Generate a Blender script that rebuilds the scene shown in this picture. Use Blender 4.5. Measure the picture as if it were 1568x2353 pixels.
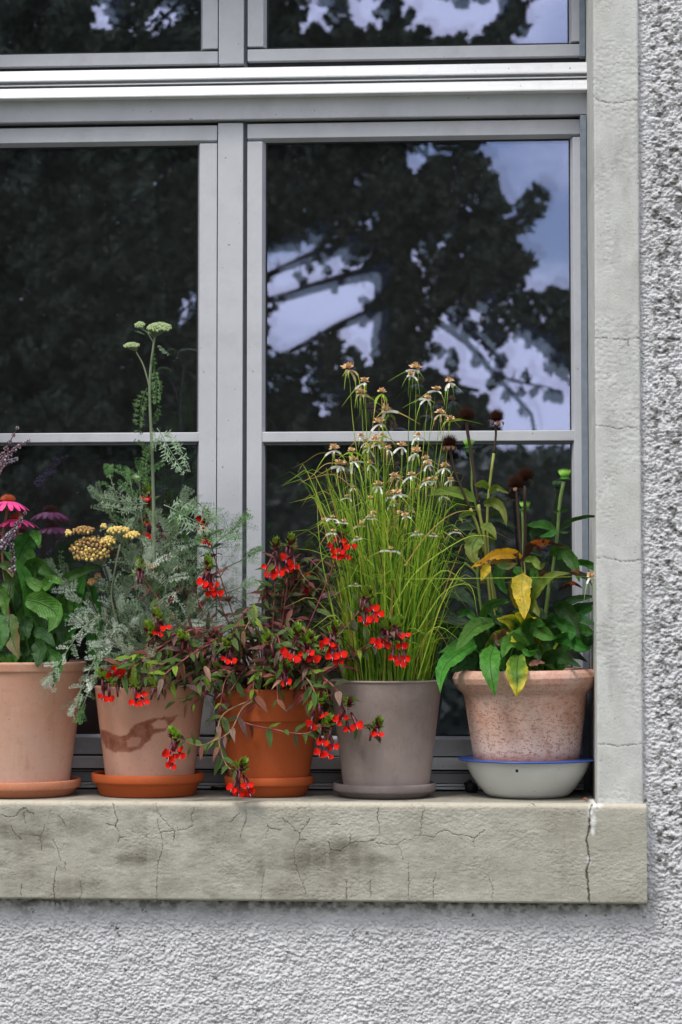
import bpy, math, random
import numpy as np
from mathutils import Vector, Matrix, noise as mnoise
random.seed(7); rng = np.random.default_rng(7)
S = bpy.context.scene; COL = S.collection
for o in list(S.objects): bpy.data.objects.remove(o)

# ------------------------------------------------------------------ camera
F = 5000.0                                   # focal length in units of the 1568-wide picture
CAM = Vector((1.104, -5.0, 1.60))
yaw, pitch = math.atan(320 / F), math.atan(244 / F)
cam_data = bpy.data.cameras.new('camera'); cam = bpy.data.objects.new('camera', cam_data); COL.objects.link(cam)
cam.location = CAM; cam.rotation_euler = (math.pi / 2 + pitch, 0, yaw)
cam_data.sensor_fit = 'HORIZONTAL'; cam_data.sensor_width = 36; cam_data.lens = 36 * F / 1568
cam_data.clip_start = .1; cam_data.clip_end = 600
cam_data.dof.use_dof = True; cam_data.dof.focus_distance = 5.16; cam_data.dof.aperture_fstop = 8.5
S.camera = cam
RM = cam.rotation_euler.to_matrix()

# ------------------------------------------------------------------ world and sun
SUN_EL, SUN_AZ = math.radians(60), math.radians(218)     # azimuth of the direction the light comes from, measured from +y clockwise
w = bpy.data.worlds.new('World'); S.world = w; w.use_nodes = True
nt = w.node_tree; N, L = nt.nodes, nt.links; N.clear()
out = N.new('ShaderNodeOutputWorld'); bg = N.new('ShaderNodeBackground'); bg.inputs[1].default_value = .075
sky = N.new('ShaderNodeTexSky'); sky.sky_type = 'NISHITA'; sky.sun_disc = False
sky.sun_elevation = SUN_EL; sky.sun_rotation = SUN_AZ; sky.air_density = 1.0; sky.dust_density = 1.5
tc = N.new('ShaderNodeTexCoord'); mp = N.new('ShaderNodeMapping'); mp.inputs['Scale'].default_value = (1, 1, 2.2)
cl = N.new('ShaderNodeTexNoise'); cl.inputs['Scale'].default_value = 6.5; cl.inputs['Detail'].default_value = 7; cl.inputs['Roughness'].default_value = .52
cr_ = N.new('ShaderNodeValToRGB'); cr_.color_ramp.elements[0].position = .43; cr_.color_ramp.elements[0].color = (.12, .12, .12, 1)
cr_.color_ramp.elements[1].position = .57; cr_.color_ramp.elements[1].color = (1, 1, 1, 1)
mx = N.new('ShaderNodeMix'); mx.data_type = 'RGBA'; mx.inputs['B'].default_value = (12.6, 12.6, 13.2, 1)
L.new(tc.outputs['Generated'], mp.inputs[0]); L.new(mp.outputs[0], cl.inputs['Vector']); L.new(cl.outputs['Fac'], cr_.inputs[0])
L.new(cr_.outputs[0], mx.inputs['Factor']); L.new(sky.outputs[0], mx.inputs['A']); L.new(mx.outputs['Result'], bg.inputs[0]); L.new(bg.outputs[0], out.inputs[0])
sd = bpy.data.lights.new('sun', 'SUN'); sun = bpy.data.objects.new('sun', sd); COL.objects.link(sun)
sd.energy = 1.5; sd.angle = math.radians(16); sd.color = (1, .965, .91)
dv = Vector((math.sin(SUN_AZ) * math.cos(SUN_EL), math.cos(SUN_AZ) * math.cos(SUN_EL), math.sin(SUN_EL)))
sun.rotation_euler = dv.to_track_quat('Z', 'Y').to_euler()
S.view_settings.view_transform = 'Standard'; S.view_settings.look = 'None'; S.view_settings.gamma = 1
S.view_settings.use_curve_mapping = False; S.view_settings.exposure = 0.86
S.cycles.max_bounces = 8; S.cycles.transparent_max_bounces = 24; S.cycles.glossy_bounces = 5
S.cycles.use_denoising = True
try: S.cycles.denoising_prefilter = 'ACCURATE'; S.cycles.denoising_input_passes = 'RGB_ALBEDO_NORMAL'
except Exception: pass
S.cycles.sample_clamp_indirect = 4

# ------------------------------------------------------------------ from the picture to the place
YG = .372                                    # depth of the outer glass face
def ray(px, py): return RM @ Vector(((px - 784) / F, -(py - 1176) / F, -1))
def P(px, py, y=0.0):                        # the point at depth y that shows at (px, py)
    d = ray(px, py); t = (y - CAM.y) / d.y
    return CAM + d * t
def MR(px, py, Y):                           # the point Y metres in front of the wall that mirrors in the glass at (px, py)
    d = ray(px, py); t = ((YG - CAM.y) + (YG + Y)) / d.y
    return Vector((CAM.x + d.x * t, -Y, CAM.z + d.z * t))
X_ = lambda px, y=0., py=1100: P(px, py, y).x
Z_ = lambda py, y=0., px=900: P(px, py, y).z
c0 = lambda X, Y: (X * .3663, 689.2 + .3663 * Y)      # enlargements the measurements were read from
c1 = lambda X, Y: (X * .3663, 1091.3 + .3663 * Y)
c2 = lambda X, Y: (660.5 + .3297 * X, 804.1 + .3297 * Y)
c3 = lambda X, Y: (947.7 + .2931 * X, 890.3 + .2931 * Y)
c4 = lambda X, Y: (947.7 + .2931 * X, 1263.6 + .2931 * Y)
c7 = lambda X, Y: (.5 * X, 1780.6 + .5 * Y)
c8 = lambda X, Y: (784 + .5 * X, 1780.6 + .5 * Y)
crr = lambda X, Y: (603.1 + .4762 * X, 287.2 + .4762 * Y)

# ------------------------------------------------------------------ materials
class NT:
    def __init__(s, name):
        s.m = bpy.data.materials.new(name); s.m.use_nodes = True; s.t = s.m.node_tree
        s.n, s.l = s.t.nodes, s.t.links; s.b = s.n['Principled BSDF']; s.out = s.n['Material Output']
        s.tc = s.n.new('ShaderNodeTexCoord')
    def add(s, t, **kw):
        x = s.n.new(t)
        for k, v in kw.items():
            if hasattr(x, k) and not k[0].isupper(): setattr(x, k, v)
            else: x.inputs[k.replace('_', ' ')].default_value = v
        return x
    def noise(s, scale, detail=4, rough=.55, co='Object', stretch=None, dist=0):
        n = s.n.new('ShaderNodeTexNoise'); n.inputs['Scale'].default_value = scale; n.inputs['Detail'].default_value = detail
        n.inputs['Roughness'].default_value = rough; n.inputs['Distortion'].default_value = dist
        src = s.tc.outputs[co]
        if stretch:
            m = s.n.new('ShaderNodeMapping'); m.inputs['Scale'].default_value = stretch; s.l.new(src, m.inputs[0]); src = m.outputs[0]
        s.l.new(src, n.inputs['Vector']); return n.outputs['Fac']
    def ramp(s, fac, stops):
        r = s.n.new('ShaderNodeValToRGB'); e = r.color_ramp.elements
        while len(e) < len(stops): e.new(.5)
        for i, (p, c) in enumerate(stops):
            e[i].position = p; e[i].color = (c, c, c, 1) if isinstance(c, (int, float)) else (*c, 1)
        s.l.new(fac, r.inputs[0]); return r.outputs[0]
    def mix(s, fac, a, b, mode='MIX'):
        m = s.n.new('ShaderNodeMix'); m.data_type = 'RGBA'; m.blend_type = mode
        for k, v in (('Factor', fac), ('A', a), ('B', b)):
            if isinstance(v, (int, float)): m.inputs[k].default_value = v if k == 'Factor' else (v, v, v, 1)
            elif isinstance(v, tuple): m.inputs[k].default_value = (*v, 1)
            else: s.l.new(v, m.inputs[k])
        return m.outputs['Result']
    def math(s, op, a, b=0., c=None):
        m = s.n.new('ShaderNodeMath'); m.operation = op
        for i, v in enumerate((a, b) if c is None else (a, b, c)):
            if isinstance(v, (int, float)): m.inputs[i].default_value = v
            else: s.l.new(v, m.inputs[i])
        return m.outputs[0]
    def attr(s, name):
        a = s.n.new('ShaderNodeAttribute'); a.attribute_name = name; return a.outputs['Fac']
    def rand(s): return s.n.new('ShaderNodeObjectInfo').outputs['Random']
    def col(s, c):
        if isinstance(c, tuple): s.b.inputs['Base Color'].default_value = (*c, 1)
        else: s.l.new(c, s.b.inputs['Base Color'])
    def rough(s, r):
        if isinstance(r, (int, float)): s.b.inputs['Roughness'].default_value = r
        else: s.l.new(r, s.b.inputs['Roughness'])
    def bump(s, h, dist=.001, st=1.):
        b = s.n.new('ShaderNodeBump'); b.inputs['Distance'].default_value = dist; b.inputs['Strength'].default_value = st
        s.l.new(h, b.inputs['Height']); s.l.new(b.outputs[0], s.b.inputs['Normal'])
    def set(s, **kw):
        for k, v in kw.items(): s.b.inputs[k.replace('_', ' ')].default_value = v

def simple(name, c, rough=.6, var=.15, scale=40, bump=0, metallic=0, spec=.5, dirt=None):
    m = NT(name); n = m.noise(scale, 5)
    f = m.ramp(n, [(.3, 1 - var), (.7, 1 + var)])
    m.col(m.mix(1., c, f, 'MULTIPLY')); m.rough(rough); m.set(Metallic=metallic, Specular_IOR_Level=spec)
    if bump: m.bump(m.noise(scale * 6, 3), bump)
    return m.m

# ------------------------------------------------------------------ meshes and objects
class MB:
    def __init__(s): s.v, s.f, s.u, s.mi = [], [], [], []
    def add(s, vs, fs, uv=None, mi=0):
        k = len(s.v); s.v += [tuple(v) for v in vs]; s.f += [tuple(i + k for i in f) for f in fs]
        s.u += list(uv) if uv is not None else [(.5, .5)] * len(vs); s.mi += [mi] * len(fs)
    def box(s, x0, x1, y0, y1, z0, z1, mi=0):
        s.add([(x, y, z) for x in (x0, x1) for y in (y0, y1) for z in (z0, z1)],
              [(0, 1, 3, 2), (4, 6, 7, 5), (0, 4, 5, 1), (2, 3, 7, 6), (0, 2, 6, 4), (1, 5, 7, 3)], mi=mi)
    def tube(s, pts, rad, n=6, mi=0, cap=True):
        pts = [Vector(p) for p in pts]; m = len(pts); rad = rad if isinstance(rad, (list, tuple)) else [rad] * m
        vs, fs, uv = [], [], []; ref = None
        for i, p in enumerate(pts):
            t = (pts[min(i + 1, m - 1)] - pts[max(i - 1, 0)]).normalized()
            if ref is None: ref = t.orthogonal().normalized()
            a = (ref - t * ref.dot(t)).normalized(); ref = a; b = t.cross(a)
            for k in range(n):
                q = 2 * math.pi * k / n; vs.append(p + (a * math.cos(q) + b * math.sin(q)) * rad[i]); uv.append((k / n, i / max(1, m - 1)))
        for i in range(m - 1):
            for k in range(n): fs.append((i * n + k, i * n + (k + 1) % n, (i + 1) * n + (k + 1) % n, (i + 1) * n + k))
        if cap: fs += [tuple(range(n))[::-1], tuple(range((m - 1) * n, m * n))]
        s.add(vs, fs, uv, mi)
    def lathe(s, prof, c, n=64, mi=0, wob=0):
        vs, fs, uv = [], [], []; m = len(prof)
        for j, (r, z) in enumerate(prof):
            for k in range(n):
                a = 2 * math.pi * k / n; rr = r * (1 + wob * math.sin(2 * a + 1))
                vs.append((c[0] + rr * math.cos(a), c[1] + rr * math.sin(a), c[2] + z)); uv.append((k / n, j / m))
        for j in range(m - 1):
            for k in range(n): fs.append((j * n + k, j * n + (k + 1) % n, (j + 1) * n + (k + 1) % n, (j + 1) * n + k))
        fs.append(tuple(range((m - 1) * n, m * n)))
        s.add(vs, fs, uv, mi)
    def ball(s, c, r, mi=0, seg=6, rings=4, sc=(1, 1, 1), jit=0):
        vs = [(c[0], c[1], c[2] - r * sc[2])]; fs = []
        for j in range(1, rings):
            ph = math.pi * j / rings
            for k in range(seg):
                a = 2 * math.pi * (k + .5 * j) / seg; q = r * (1 + random.uniform(-jit, jit))
                vs.append((c[0] + q * sc[0] * math.sin(ph) * math.cos(a), c[1] + q * sc[1] * math.sin(ph) * math.sin(a), c[2] - q * sc[2] * math.cos(ph)))
        vs.append((c[0], c[1], c[2] + r * sc[2])); e = len(vs) - 1
        for k in range(seg):
            fs.append((0, 1 + (k + 1) % seg, 1 + k)); fs.append((e, e - seg + k, e - seg + (k + 1) % seg))
            for j in range(rings - 2):
                a0, a1 = 1 + j * seg + k, 1 + j * seg + (k + 1) % seg; fs.append((a0, a1, a1 + seg, a0 + seg))
        s.add(vs, fs, None, mi)
    def mesh(s, name, mats, smooth=True, origin=None):
        me = bpy.data.meshes.new(name); c = origin
        if c is None:
            a = np.array(s.v, dtype=float) if s.v else np.zeros((1, 3)); c = Vector((a.min(0) + a.max(0)) / 2)
        me.from_pydata([tuple(np.subtract(v, c)) for v in s.v], [], s.f)
        for m in (mats if isinstance(mats, (list, tuple)) else [mats]): me.materials.append(m)
        if any(s.mi): me.polygons.foreach_set('material_index', s.mi)
        ul = me.uv_layers.new(name='UVMap'); li = np.zeros(len(me.loops), dtype=np.int32); me.loops.foreach_get('vertex_index', li)
        ul.data.foreach_set('uv', np.array(s.u, dtype=np.float32)[li].ravel())
        if smooth: me.polygons.foreach_set('use_smooth', [True] * len(me.polygons))
        me.update(); return me, Vector(c)
    def build(s, name, mats, parent=None, smooth=True, bevel=0, origin=None):
        me, c = s.mesh(name, mats, smooth, origin); o = place(name, me, parent, Matrix.Translation(c))
        if bevel:
            b = o.modifiers.new('bevel', 'BEVEL'); b.width = bevel; b.segments = 2; b.limit_method = 'ANGLE'; b.angle_limit = math.radians(40)
            b.harden_normals = False
        return o

WM = {}
def place(name, data, parent, M):             # link an object whose world matrix is M under its parent
    o = bpy.data.objects.new(name, data); COL.objects.link(o)
    if parent is not None:
        o.parent = parent; o.matrix_basis = WM[parent.name].inverted() @ M
    else: o.matrix_basis = M
    WM[o.name] = M.copy(); return o
def tag(o, label=None, cat=None, group=None, kind=None):
    for k, v in (('label', label), ('category', cat), ('group', group), ('kind', kind)):
        if v: o[k] = v
    return o
def thing(name, label, cat, loc, group=None, kind=None):
    return tag(place(name, None, None, Matrix.Translation(Vector(loc))), label, cat, group, kind)

def vn(x, y, seed=0):                          # value noise on arrays
    xi, yi = np.floor(x).astype(np.int64), np.floor(y).astype(np.int64); fx, fy = x - xi, y - yi
    def h(a, b):
        n = (a * 374761393 + b * 668265263 + seed * 982451653) & 0xffffffff
        n = ((n ^ (n >> 13)) * 1274126177) & 0xffffffff; return ((n ^ (n >> 16)) & 0xffff) / 65535.
    sx, sy = fx * fx * (3 - 2 * fx), fy * fy * (3 - 2 * fy)
    return (h(xi, yi) * (1 - sx) + h(xi + 1, yi) * sx) * (1 - sy) + (h(xi, yi + 1) * (1 - sx) + h(xi + 1, yi + 1) * sx) * sy
def fbm(x, y, seed=0, o=4, g=.5):
    r, a, t = 0, 1., 0
    for i in range(o): r = r + a * vn(x * 2 ** i, y * 2 ** i, seed + i * 17); t += a; a *= g
    return r / t
def bumps(x, y, cell, seed, el=1.0, rr=(.35, .75)):           # overlapping rounded grains
    xi, yi = np.floor(x / cell).astype(np.int64), np.floor(y / cell).astype(np.int64); best = np.zeros_like(x)
    def h(a, b, k):
        n = (a * 374761393 + b * 668265263 + (seed * 7 + k) * 982451653) & 0xffffffff
        n = ((n ^ (n >> 13)) * 1274126177) & 0xffffffff; return ((n ^ (n >> 16)) & 0xffff) / 65535.
    for i in (-1, 0, 1):
        for j in (-1, 0, 1):
            a, b = xi + i, yi + j
            px, py = (a + h(a, b, 1)) * cell, (b + h(a, b, 2)) * cell
            r = cell * (rr[0] + rr[1] * h(a, b, 3)); am = .35 + .65 * h(a, b, 4)
            d2 = ((x - px) / (r * el)) ** 2 + ((y - py) / r) ** 2
            best = np.maximum(best, am * np.sqrt(np.clip(1 - d2, 0, 1)))
    return best
def gridmesh(name, V, nu, nv, attrs, mat, smooth=True, flip=False):
    me = bpy.data.meshes.new(name); me.vertices.add(nu * nv); me.vertices.foreach_set('co', V.astype(np.float32).ravel())
    i = np.arange(nu - 1)[:, None] * nv + np.arange(nv - 1)[None, :]; i = i.ravel()
    q = np.stack([i, i + nv, i + nv + 1, i + 1], 1)
    if flip: q = q[:, ::-1]
    k = len(q); me.loops.add(k * 4); me.loops.foreach_set('vertex_index', q.ravel().astype(np.int32))
    me.polygons.add(k); me.polygons.foreach_set('loop_start', (np.arange(k) * 4).astype(np.int32))
    me.polygons.foreach_set('use_smooth', [smooth] * k)
    me.update(calc_edges=True)
    for an, av in attrs.items():
        at = me.attributes.new(an, 'FLOAT', 'POINT'); at.data.foreach_set('value', av.astype(np.float32).ravel())
    me.materials.append(mat); return me
def quads(C, A, B):                            # centres, half axes -> verts, faces arrays
    n = len(C); V = np.stack([C - A - B, C + A - B, C + A + B, C - A + B], 1).reshape(-1, 3)
    return V, np.arange(n * 4).reshape(n, 4)
def rawmesh(name, V, Fc, mats, smooth=False, mi=None):
    me = bpy.data.meshes.new(name); me.vertices.add(len(V)); me.vertices.foreach_set('co', V.astype(np.float32).ravel())
    k = len(Fc); c = Fc.shape[1]; me.loops.add(k * c); me.loops.foreach_set('vertex_index', Fc.ravel().astype(np.int32))
    me.polygons.add(k); me.polygons.foreach_set('loop_start', (np.arange(k) * c).astype(np.int32))
    if mi is not None: me.polygons.foreach_set('material_index', mi.astype(np.int32))
    if smooth: me.polygons.foreach_set('use_smooth', [True] * k)
    me.update(calc_edges=True)
    for m in (mats if isinstance(mats, list) else [mats]): me.materials.append(m)
    return me

# ------------------------------------------------------------------ concrete surround
def mat_concrete(name, base, pale, dark, jamb=False):
    m = NT(name)
    big = m.noise(5, 6, .6, dist=.4); mid = m.noise(22, 6, .62); fine = m.noise(420, 4, .7); streak = m.noise(9, 5, .6, stretch=(5, 1, .35))
    c = m.mix(m.ramp(big, [(.36, 0), (.66, 1)]), base, pale)
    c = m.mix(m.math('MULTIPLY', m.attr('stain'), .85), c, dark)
    c = m.mix(m.math('MULTIPLY', m.ramp(streak, [(.48, 0), (.75, 1)]), .35), c, pale)
    c = m.mix(1., c, m.ramp(mid, [(.25, .84), (.75, 1.1)]), 'MULTIPLY')
    c = m.mix(1., c, m.ramp(fine, [(.25, .82), (.75, 1.12)]), 'MULTIPLY')
    c = m.mix(m.attr('edge'), c, (.52, .47, .375)) if not jamb else c
    c = m.mix(m.attr('crack'), c, (.085, .075, .06))
    c = m.mix(m.attr('filler'), c, (.72, .72, .70))
    pit = m.ramp(m.noise(210, 3, .6, stretch=(.6, 1, 1.2)), [(.60, 0), (.70, 1)])
    pm = m.ramp(m.noise(17, 3), [(.42, 0), (.62, 1)])
    pits = m.math('MULTIPLY', pit, pm)
    c = m.mix(m.math('MULTIPLY', pits, .40), c, (.14, .13, .10))
    m.col(c); m.rough(.92); m.set(Specular_IOR_Level=.2)
    h = m.math('ADD', m.math('MULTIPLY', fine, .25), m.math('MULTIPLY', pits, -.8)); h = m.math('ADD', h, m.math('MULTIPLY', m.noise(160, 4, .6), .8))
    m.bump(h, .0016, .8); return m.m
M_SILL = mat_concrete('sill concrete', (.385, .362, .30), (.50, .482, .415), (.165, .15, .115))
M_JAMB = mat_concrete('jamb concrete', (.545, .55, .52), (.62, .625, .60), (.38, .37, .35), True)

def crackfield(pts_list, x, z, seed=3):        # distance-based crack mask in metres
    cr = np.zeros_like(x)
    for pl, wd in pts_list:
        for (a, b) in zip(pl[:-1], pl[1:]):
            lo, hi = np.minimum(a, b) - .006, np.maximum(a, b) + .006
            m = (x > lo[0]) & (x < hi[0]) & (z > lo[1]) & (z < hi[1])
            if not m.any(): continue
            xm = x[m] + (vn(x[m] / .004, z[m] / .004, 5) - .5) * .004; zm = z[m] + (vn(x[m] / .004, z[m] / .004, 9) - .5) * .004
            d = b - a; L2 = max(1e-9, float(d @ d)); t = np.clip(((xm - a[0]) * d[0] + (zm - a[1]) * d[1]) / L2, 0, 1)
            dist = np.hypot(xm - a[0] - t * d[0], zm - a[1] - t * d[1])
            cr[m] = np.maximum(cr[m], np.clip(1 - dist / wd, 0, 1))
    return cr
YF = -.02                                      # sill front face
def cw(f, pl, wd=.00125, y=YF): return ([np.array([P(*f(*p), y).x, P(*f(*p), y).z]) for p in pl], wd)
CR7 = [[(5,185),(40,195),(75,190),(90,165),(120,150)],[(120,150),(130,170),(160,180)],[(110,170),(115,220)],[(50,235),(70,270),(100,300)],
 [(150,275),(185,285),(192,350)],[(185,285),(205,250),(205,230)],[(245,300),(265,340),(280,400)],[(262,425),(250,480),(248,570)],[(300,400),(297,445)],
 [(100,500),(97,570)],[(370,490),(376,540),(368,572)],[(270,190),(290,210),(305,240)],[(520,130),(525,165),(540,210),(530,235),(545,265),(552,290),(540,310)],
 [(552,290),(580,287)],[(530,235),(490,225)],[(718,130),(722,170),(745,200),(770,225),(803,258),(735,262),(725,240),(725,200)],
 [(735,262),(750,300),(745,350),(730,400),(722,480),(722,575)],[(803,258),(798,310)],[(803,258),(860,250),(885,235),(880,190),(895,150)],
 [(815,240),(820,255)],[(1125,160),(1132,200),(1120,240),(1105,290)],[(1100,175),(1060,220)],[(1230,230),(1235,245),(1290,252)],[(1235,245),(1222,290)],
 [(1300,200),(1340,235),(1375,270),(1400,240),(1425,200)],[(1375,270),(1380,295),(1350,345),(1355,400),(1375,460),(1395,500),(1405,550)],[(1380,295),(1410,300)],
 [(1215,440),(1208,500),(1200,570)],[(1520,230),(1568,225)],[(1525,345),(1568,350)],[(1515,380),(1520,345),(1510,300)]]
CR8 = [[(0,340),(40,320),(60,310),(110,308),(155,300),(165,315),(215,320),(258,322),(275,345),(285,390)],
 [(258,322),(290,300),(325,298),(345,280),(400,280),(425,290),(455,258),(485,255),(515,270),(560,278),(612,290),(660,255)],
 [(155,300),(180,265),(178,240),(165,195),(175,150)],[(365,275),(372,195),(385,150)],[(45,275),(40,320)],[(610,290),(612,330)],
 [(310,400),(312,480),(312,575)],[(440,450),(425,500),(423,575)],[(680,480),(697,510),(697,575)],[(135,480),(137,560)],[(25,490),(25,570)],[(870,125),(895,145)]]
cracks = [cw(c7, p) for p in CR7] + [cw(c8, p) for p in CR8]
cracks.append(cw(c8, [(1160,120),(1145,160),(1143,250),(1130,300),(1140,370),(1145,400),(1130,440),(1135,500),(1142,585)], .0032))
zt, zb = P(700, 1844, YF).z, P(700, 2072, YF).z
ZS = zt                                         # top of the sill
XR = P(1487, 1950, YF).x; XL = X_(-420)
surround = thing('window_surround', 'pale cracked concrete window surround with a thick sill carrying the flower pots', 'window surround', ((XL + XR) / 2, .18, zb), kind='structure')
def sill():
    R = .011; prof = [(.05, zb), (0.015, zb), (-.005, zb), (YF + .006, zb)]
    prof += [(YF + .006 * (1 - math.sin(a)), zb + .006 * (1 - math.cos(a))) for a in np.linspace(.3, math.pi / 2, 4)]
    prof += [(YF, z) for z in np.arange(zb + .0073, zt - R, .00135)]
    prof += [(YF + R * (1 - math.cos(a)), zt - R + R * math.sin(a)) for a in np.linspace(.15, math.pi / 2, 9)]
    prof += [(y, zt) for y in np.arange(YF + R + .003, .40, .004)]
    xs = np.concatenate([np.arange(XL, -.04, .02), np.arange(-.04, XR - .004, .00135), XR - .004 + .004 * np.sin(np.linspace(.2, math.pi / 2, 4))])
    pr = np.array(prof); nv = len(pr); nu = len(xs)
    X = np.repeat(xs[:, None], nv, 1); Y = np.repeat(pr[None, :, 0], nu, 0); Z = np.repeat(pr[None, :, 1], nu, 0)
    tcoord = np.concatenate([[0], np.cumsum(np.hypot(*np.diff(pr, axis=0).T))])[None, :].repeat(nu, 0)
    t_ = np.gradient(pr, axis=0); nn = np.stack([-t_[:, 1], t_[:, 0]], 1); nn /= np.linalg.norm(nn, axis=1)[:, None] + 1e-9; 
    cr = crackfield(cracks[:-1], X, Z) * (Y < .0) * (.35 + .75 * fbm(X / .03, Z / .03, 77, 3)); cr = np.maximum(cr, crackfield(cracks[-1:], X, Z) * (Y < 0))
    edge = np.clip(1 - np.abs(Z - (zt - .004)) / .016, 0, 1) * (Y < .01)
    low = fbm(X / .09, tcoord / .05, 1, 4); rough = fbm(X / .012, tcoord / .006, 2, 3)
    rm = np.clip((fbm(X / .11, tcoord / .07, 31, 3) - .47) * 6, 0, 1)
    lumps = bumps(X, tcoord, .0065, 5, 1.4, (.25, .5))
    chip = np.clip((fbm(X / .02, X * 0 + 3, 12, 3) - .62) * 8, 0, 1) * edge * .0006
    low = fbm(X / .13, tcoord / .09, 1, 3); disp = (low - .5) * .0024 + (rough - .5) * .0010 + rm * (lumps - .3) * .0009 - cr * .0022 - chip
    disp = disp * (1 - .8 * (Y > .0))
    sx0, sz0 = P(1372, 1837, YF).x, zt
    fil = np.clip(1.4 - np.hypot(X - sx0, (Z - sz0) / 1.1) / .013, 0, 1) * (fbm(X / .006, Z / .006, 8, 2) > .35)
    lx, lz = P(1363, 1980, YF).x, P(1363, 1980, YF).z
    for (fx, fy, rr) in ((1364, 1885, .006), (1363, 1910, .004), (1354, 1976, .004), (1358, 1865, .006)):
        q = P(fx, fy, YF); fil = np.maximum(fil, np.clip(1.5 - np.hypot(X - q.x, (Z - q.z) / 2.2) / rr, 0, 1) * (Y < 0))
    fil = fil * (1 - cr)
    # soiling patches in the middle band, stronger on the left two thirds; top and lower edge darkened
    st = np.clip((fbm(X / .16, Z / .07, 27, 5) - .40) * 3.2, 0, 1) * np.clip(1.2 - np.abs(Z - (zt + zb) / 2 - .01) / .14, 0, 1)
    st *= np.clip((1.25 - X) * 2.2, .12, 1) * (1 - edge) * 1.35
    st = np.maximum(st, .55 * np.clip((fbm(X / .045, Z / .022, 91, 4) - .52) * 5, 0, 1) * (Y < 0) * np.clip(1.5 - X * .9, .15, 1)); st = st * .75 + .35 * np.clip((fbm(X / .03, Z / .012, 23, 4) - .45) * 4, 0, 1) * st
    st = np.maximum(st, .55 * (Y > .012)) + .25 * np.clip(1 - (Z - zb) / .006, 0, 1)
    V = np.stack([X, Y + disp * nn[None, :, 0], Z + disp * nn[None, :, 1]], 2)
    # close the right end
    e = V[-1].copy(); e[:, 1] = np.maximum(e[:, 1], .0) + 0.02 * (e[:, 1] < .03) ; e[:, 0] += 0.0002
    V = np.concatenate([V, e[None]], 0)
    ext = lambda a: np.concatenate([a, a[-1:]], 0)
    me = gridmesh('sill', V.reshape(-1, 3), nu + 1, nv, dict(crack=ext(np.clip(cr * 1.3, 0, 1)), edge=ext(edge * (.55 + .45 * fbm(X / .05, X * 0, 4, 3))), filler=ext(fil), stain=ext(np.clip(st, 0, 1))), M_SILL, flip=True)
    place('sill', me, surround, Matrix.Identity(4))
    b = MB(); b.box(XL, XR - .003, -.004, .40, zb + .004, zt - .012); b.build('sill_infill', M_SILL, surround, False)
sill()
XJ0, XJ1 = P(1364, 300, 0).x, P(1470, 300, 0).x
XJ0b, XJ1b = P(1375, 1820, 0).x, P(1478, 1820, 0).x
XJ0 = (XJ0 + XJ0b) / 2; XJ1 = (XJ1 + XJ1b) / 2
ZT = Z_(-620)
def jamb(x0, x1, fine, name='jamb'):
    R = .005; st = .0022 if fine else .03
    prof = [(x0, .40)] + [(x0, y) for y in np.arange(.38, R, -.02)] + [(x0 + R * (1 - math.sin(a)), R * (1 - math.cos(a))) for a in np.linspace(.2, math.pi / 2, 5)][::-1][::-1]
    prof = [(x0, .40)] + [(x0, y) for y in np.arange(.38, R + .004, -.02)] + [(x0 + R - R * math.cos(a), R - R * math.sin(a)) for a in np.linspace(0, math.pi / 2, 6)]
    prof += [(x, 0.) for x in np.arange(x0 + R + st, x1 - R, st)] + [(x1 - R + R * math.sin(a), R - R * math.cos(a)) for a in np.linspace(0, math.pi / 2, 5)] + [(x1, .03)]
    pr = np.array(prof); zs = np.concatenate([np.arange(zt - .001, P(0, -40, 0).z, .0022 if fine else .05), np.arange(P(0, -60, 0).z, ZT, .03)])
    nu, nv = len(zs), len(pr); Z = np.repeat(zs[:, None], nv, 1); X = np.repeat(pr[None, :, 0], nu, 0); Y = np.repeat(pr[None, :, 1], nu, 0)
    t_ = np.gradient(pr, axis=0); nn = np.stack([t_[:, 1], -t_[:, 0]], 1); nn /= np.linalg.norm(nn, axis=1)[:, None] + 1e-9
    ident = lambda a, b: (a, b)
    jc = [cw(ident, p, .0017, 0) for p in ([(1366,222),(1380,232),(1405,236),(1430,235),(1450,228),(1474,230)], [(1366,775),(1400,777),(1440,780),(1482,775)],
          [(1366,977),(1400,980),(1420,985),(1440,982),(1484,980)], [(1366,1284),(1390,1280),(1430,1290),(1486,1287)], [(1366,1712),(1390,1710),(1420,1715),(1490,1708)], [(1445,782),(1445,795)])]
    cr = crackfield(jc, X, Z) * (Y < .004)
    lumps = bumps(X, Z, .0085, 15, 1.3, (.25, .5)); mk = np.clip((fbm(X / .05, Z / .09, 41, 3) - .45) * 6, 0, 1)
    disp = (fbm(X / .05, Z / .08, 42, 4) - .5) * .002 + mk * (lumps - .3) * .0012 - cr * .002
    disp = disp * (Y < .02)
    V = np.stack([X + disp * nn[None, :, 0], Y + disp * nn[None, :, 1], Z], 2)
    st_ = np.clip((fbm(X / .04, Z / .12, 43, 4) - .55) * 3, 0, .7)
    me = gridmesh(name, V.reshape(-1, 3), nu, nv, dict(crack=cr * .65, edge=cr * 0, filler=cr * 0, stain=st_), M_JAMB, flip=True)
    place(name, me, surround, Matrix.Identity(4))
jamb(XJ0, XJ1, True)
XLW = X_(-320)                                  # left edge of the window opening
jamb(XLW - .11, XLW, False)
b = MB(); b.box(XLW - .11, XJ1, 0, .4, ZT, ZT + .12); b.build('lintel', M_JAMB, surround, bevel=.004)

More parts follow.
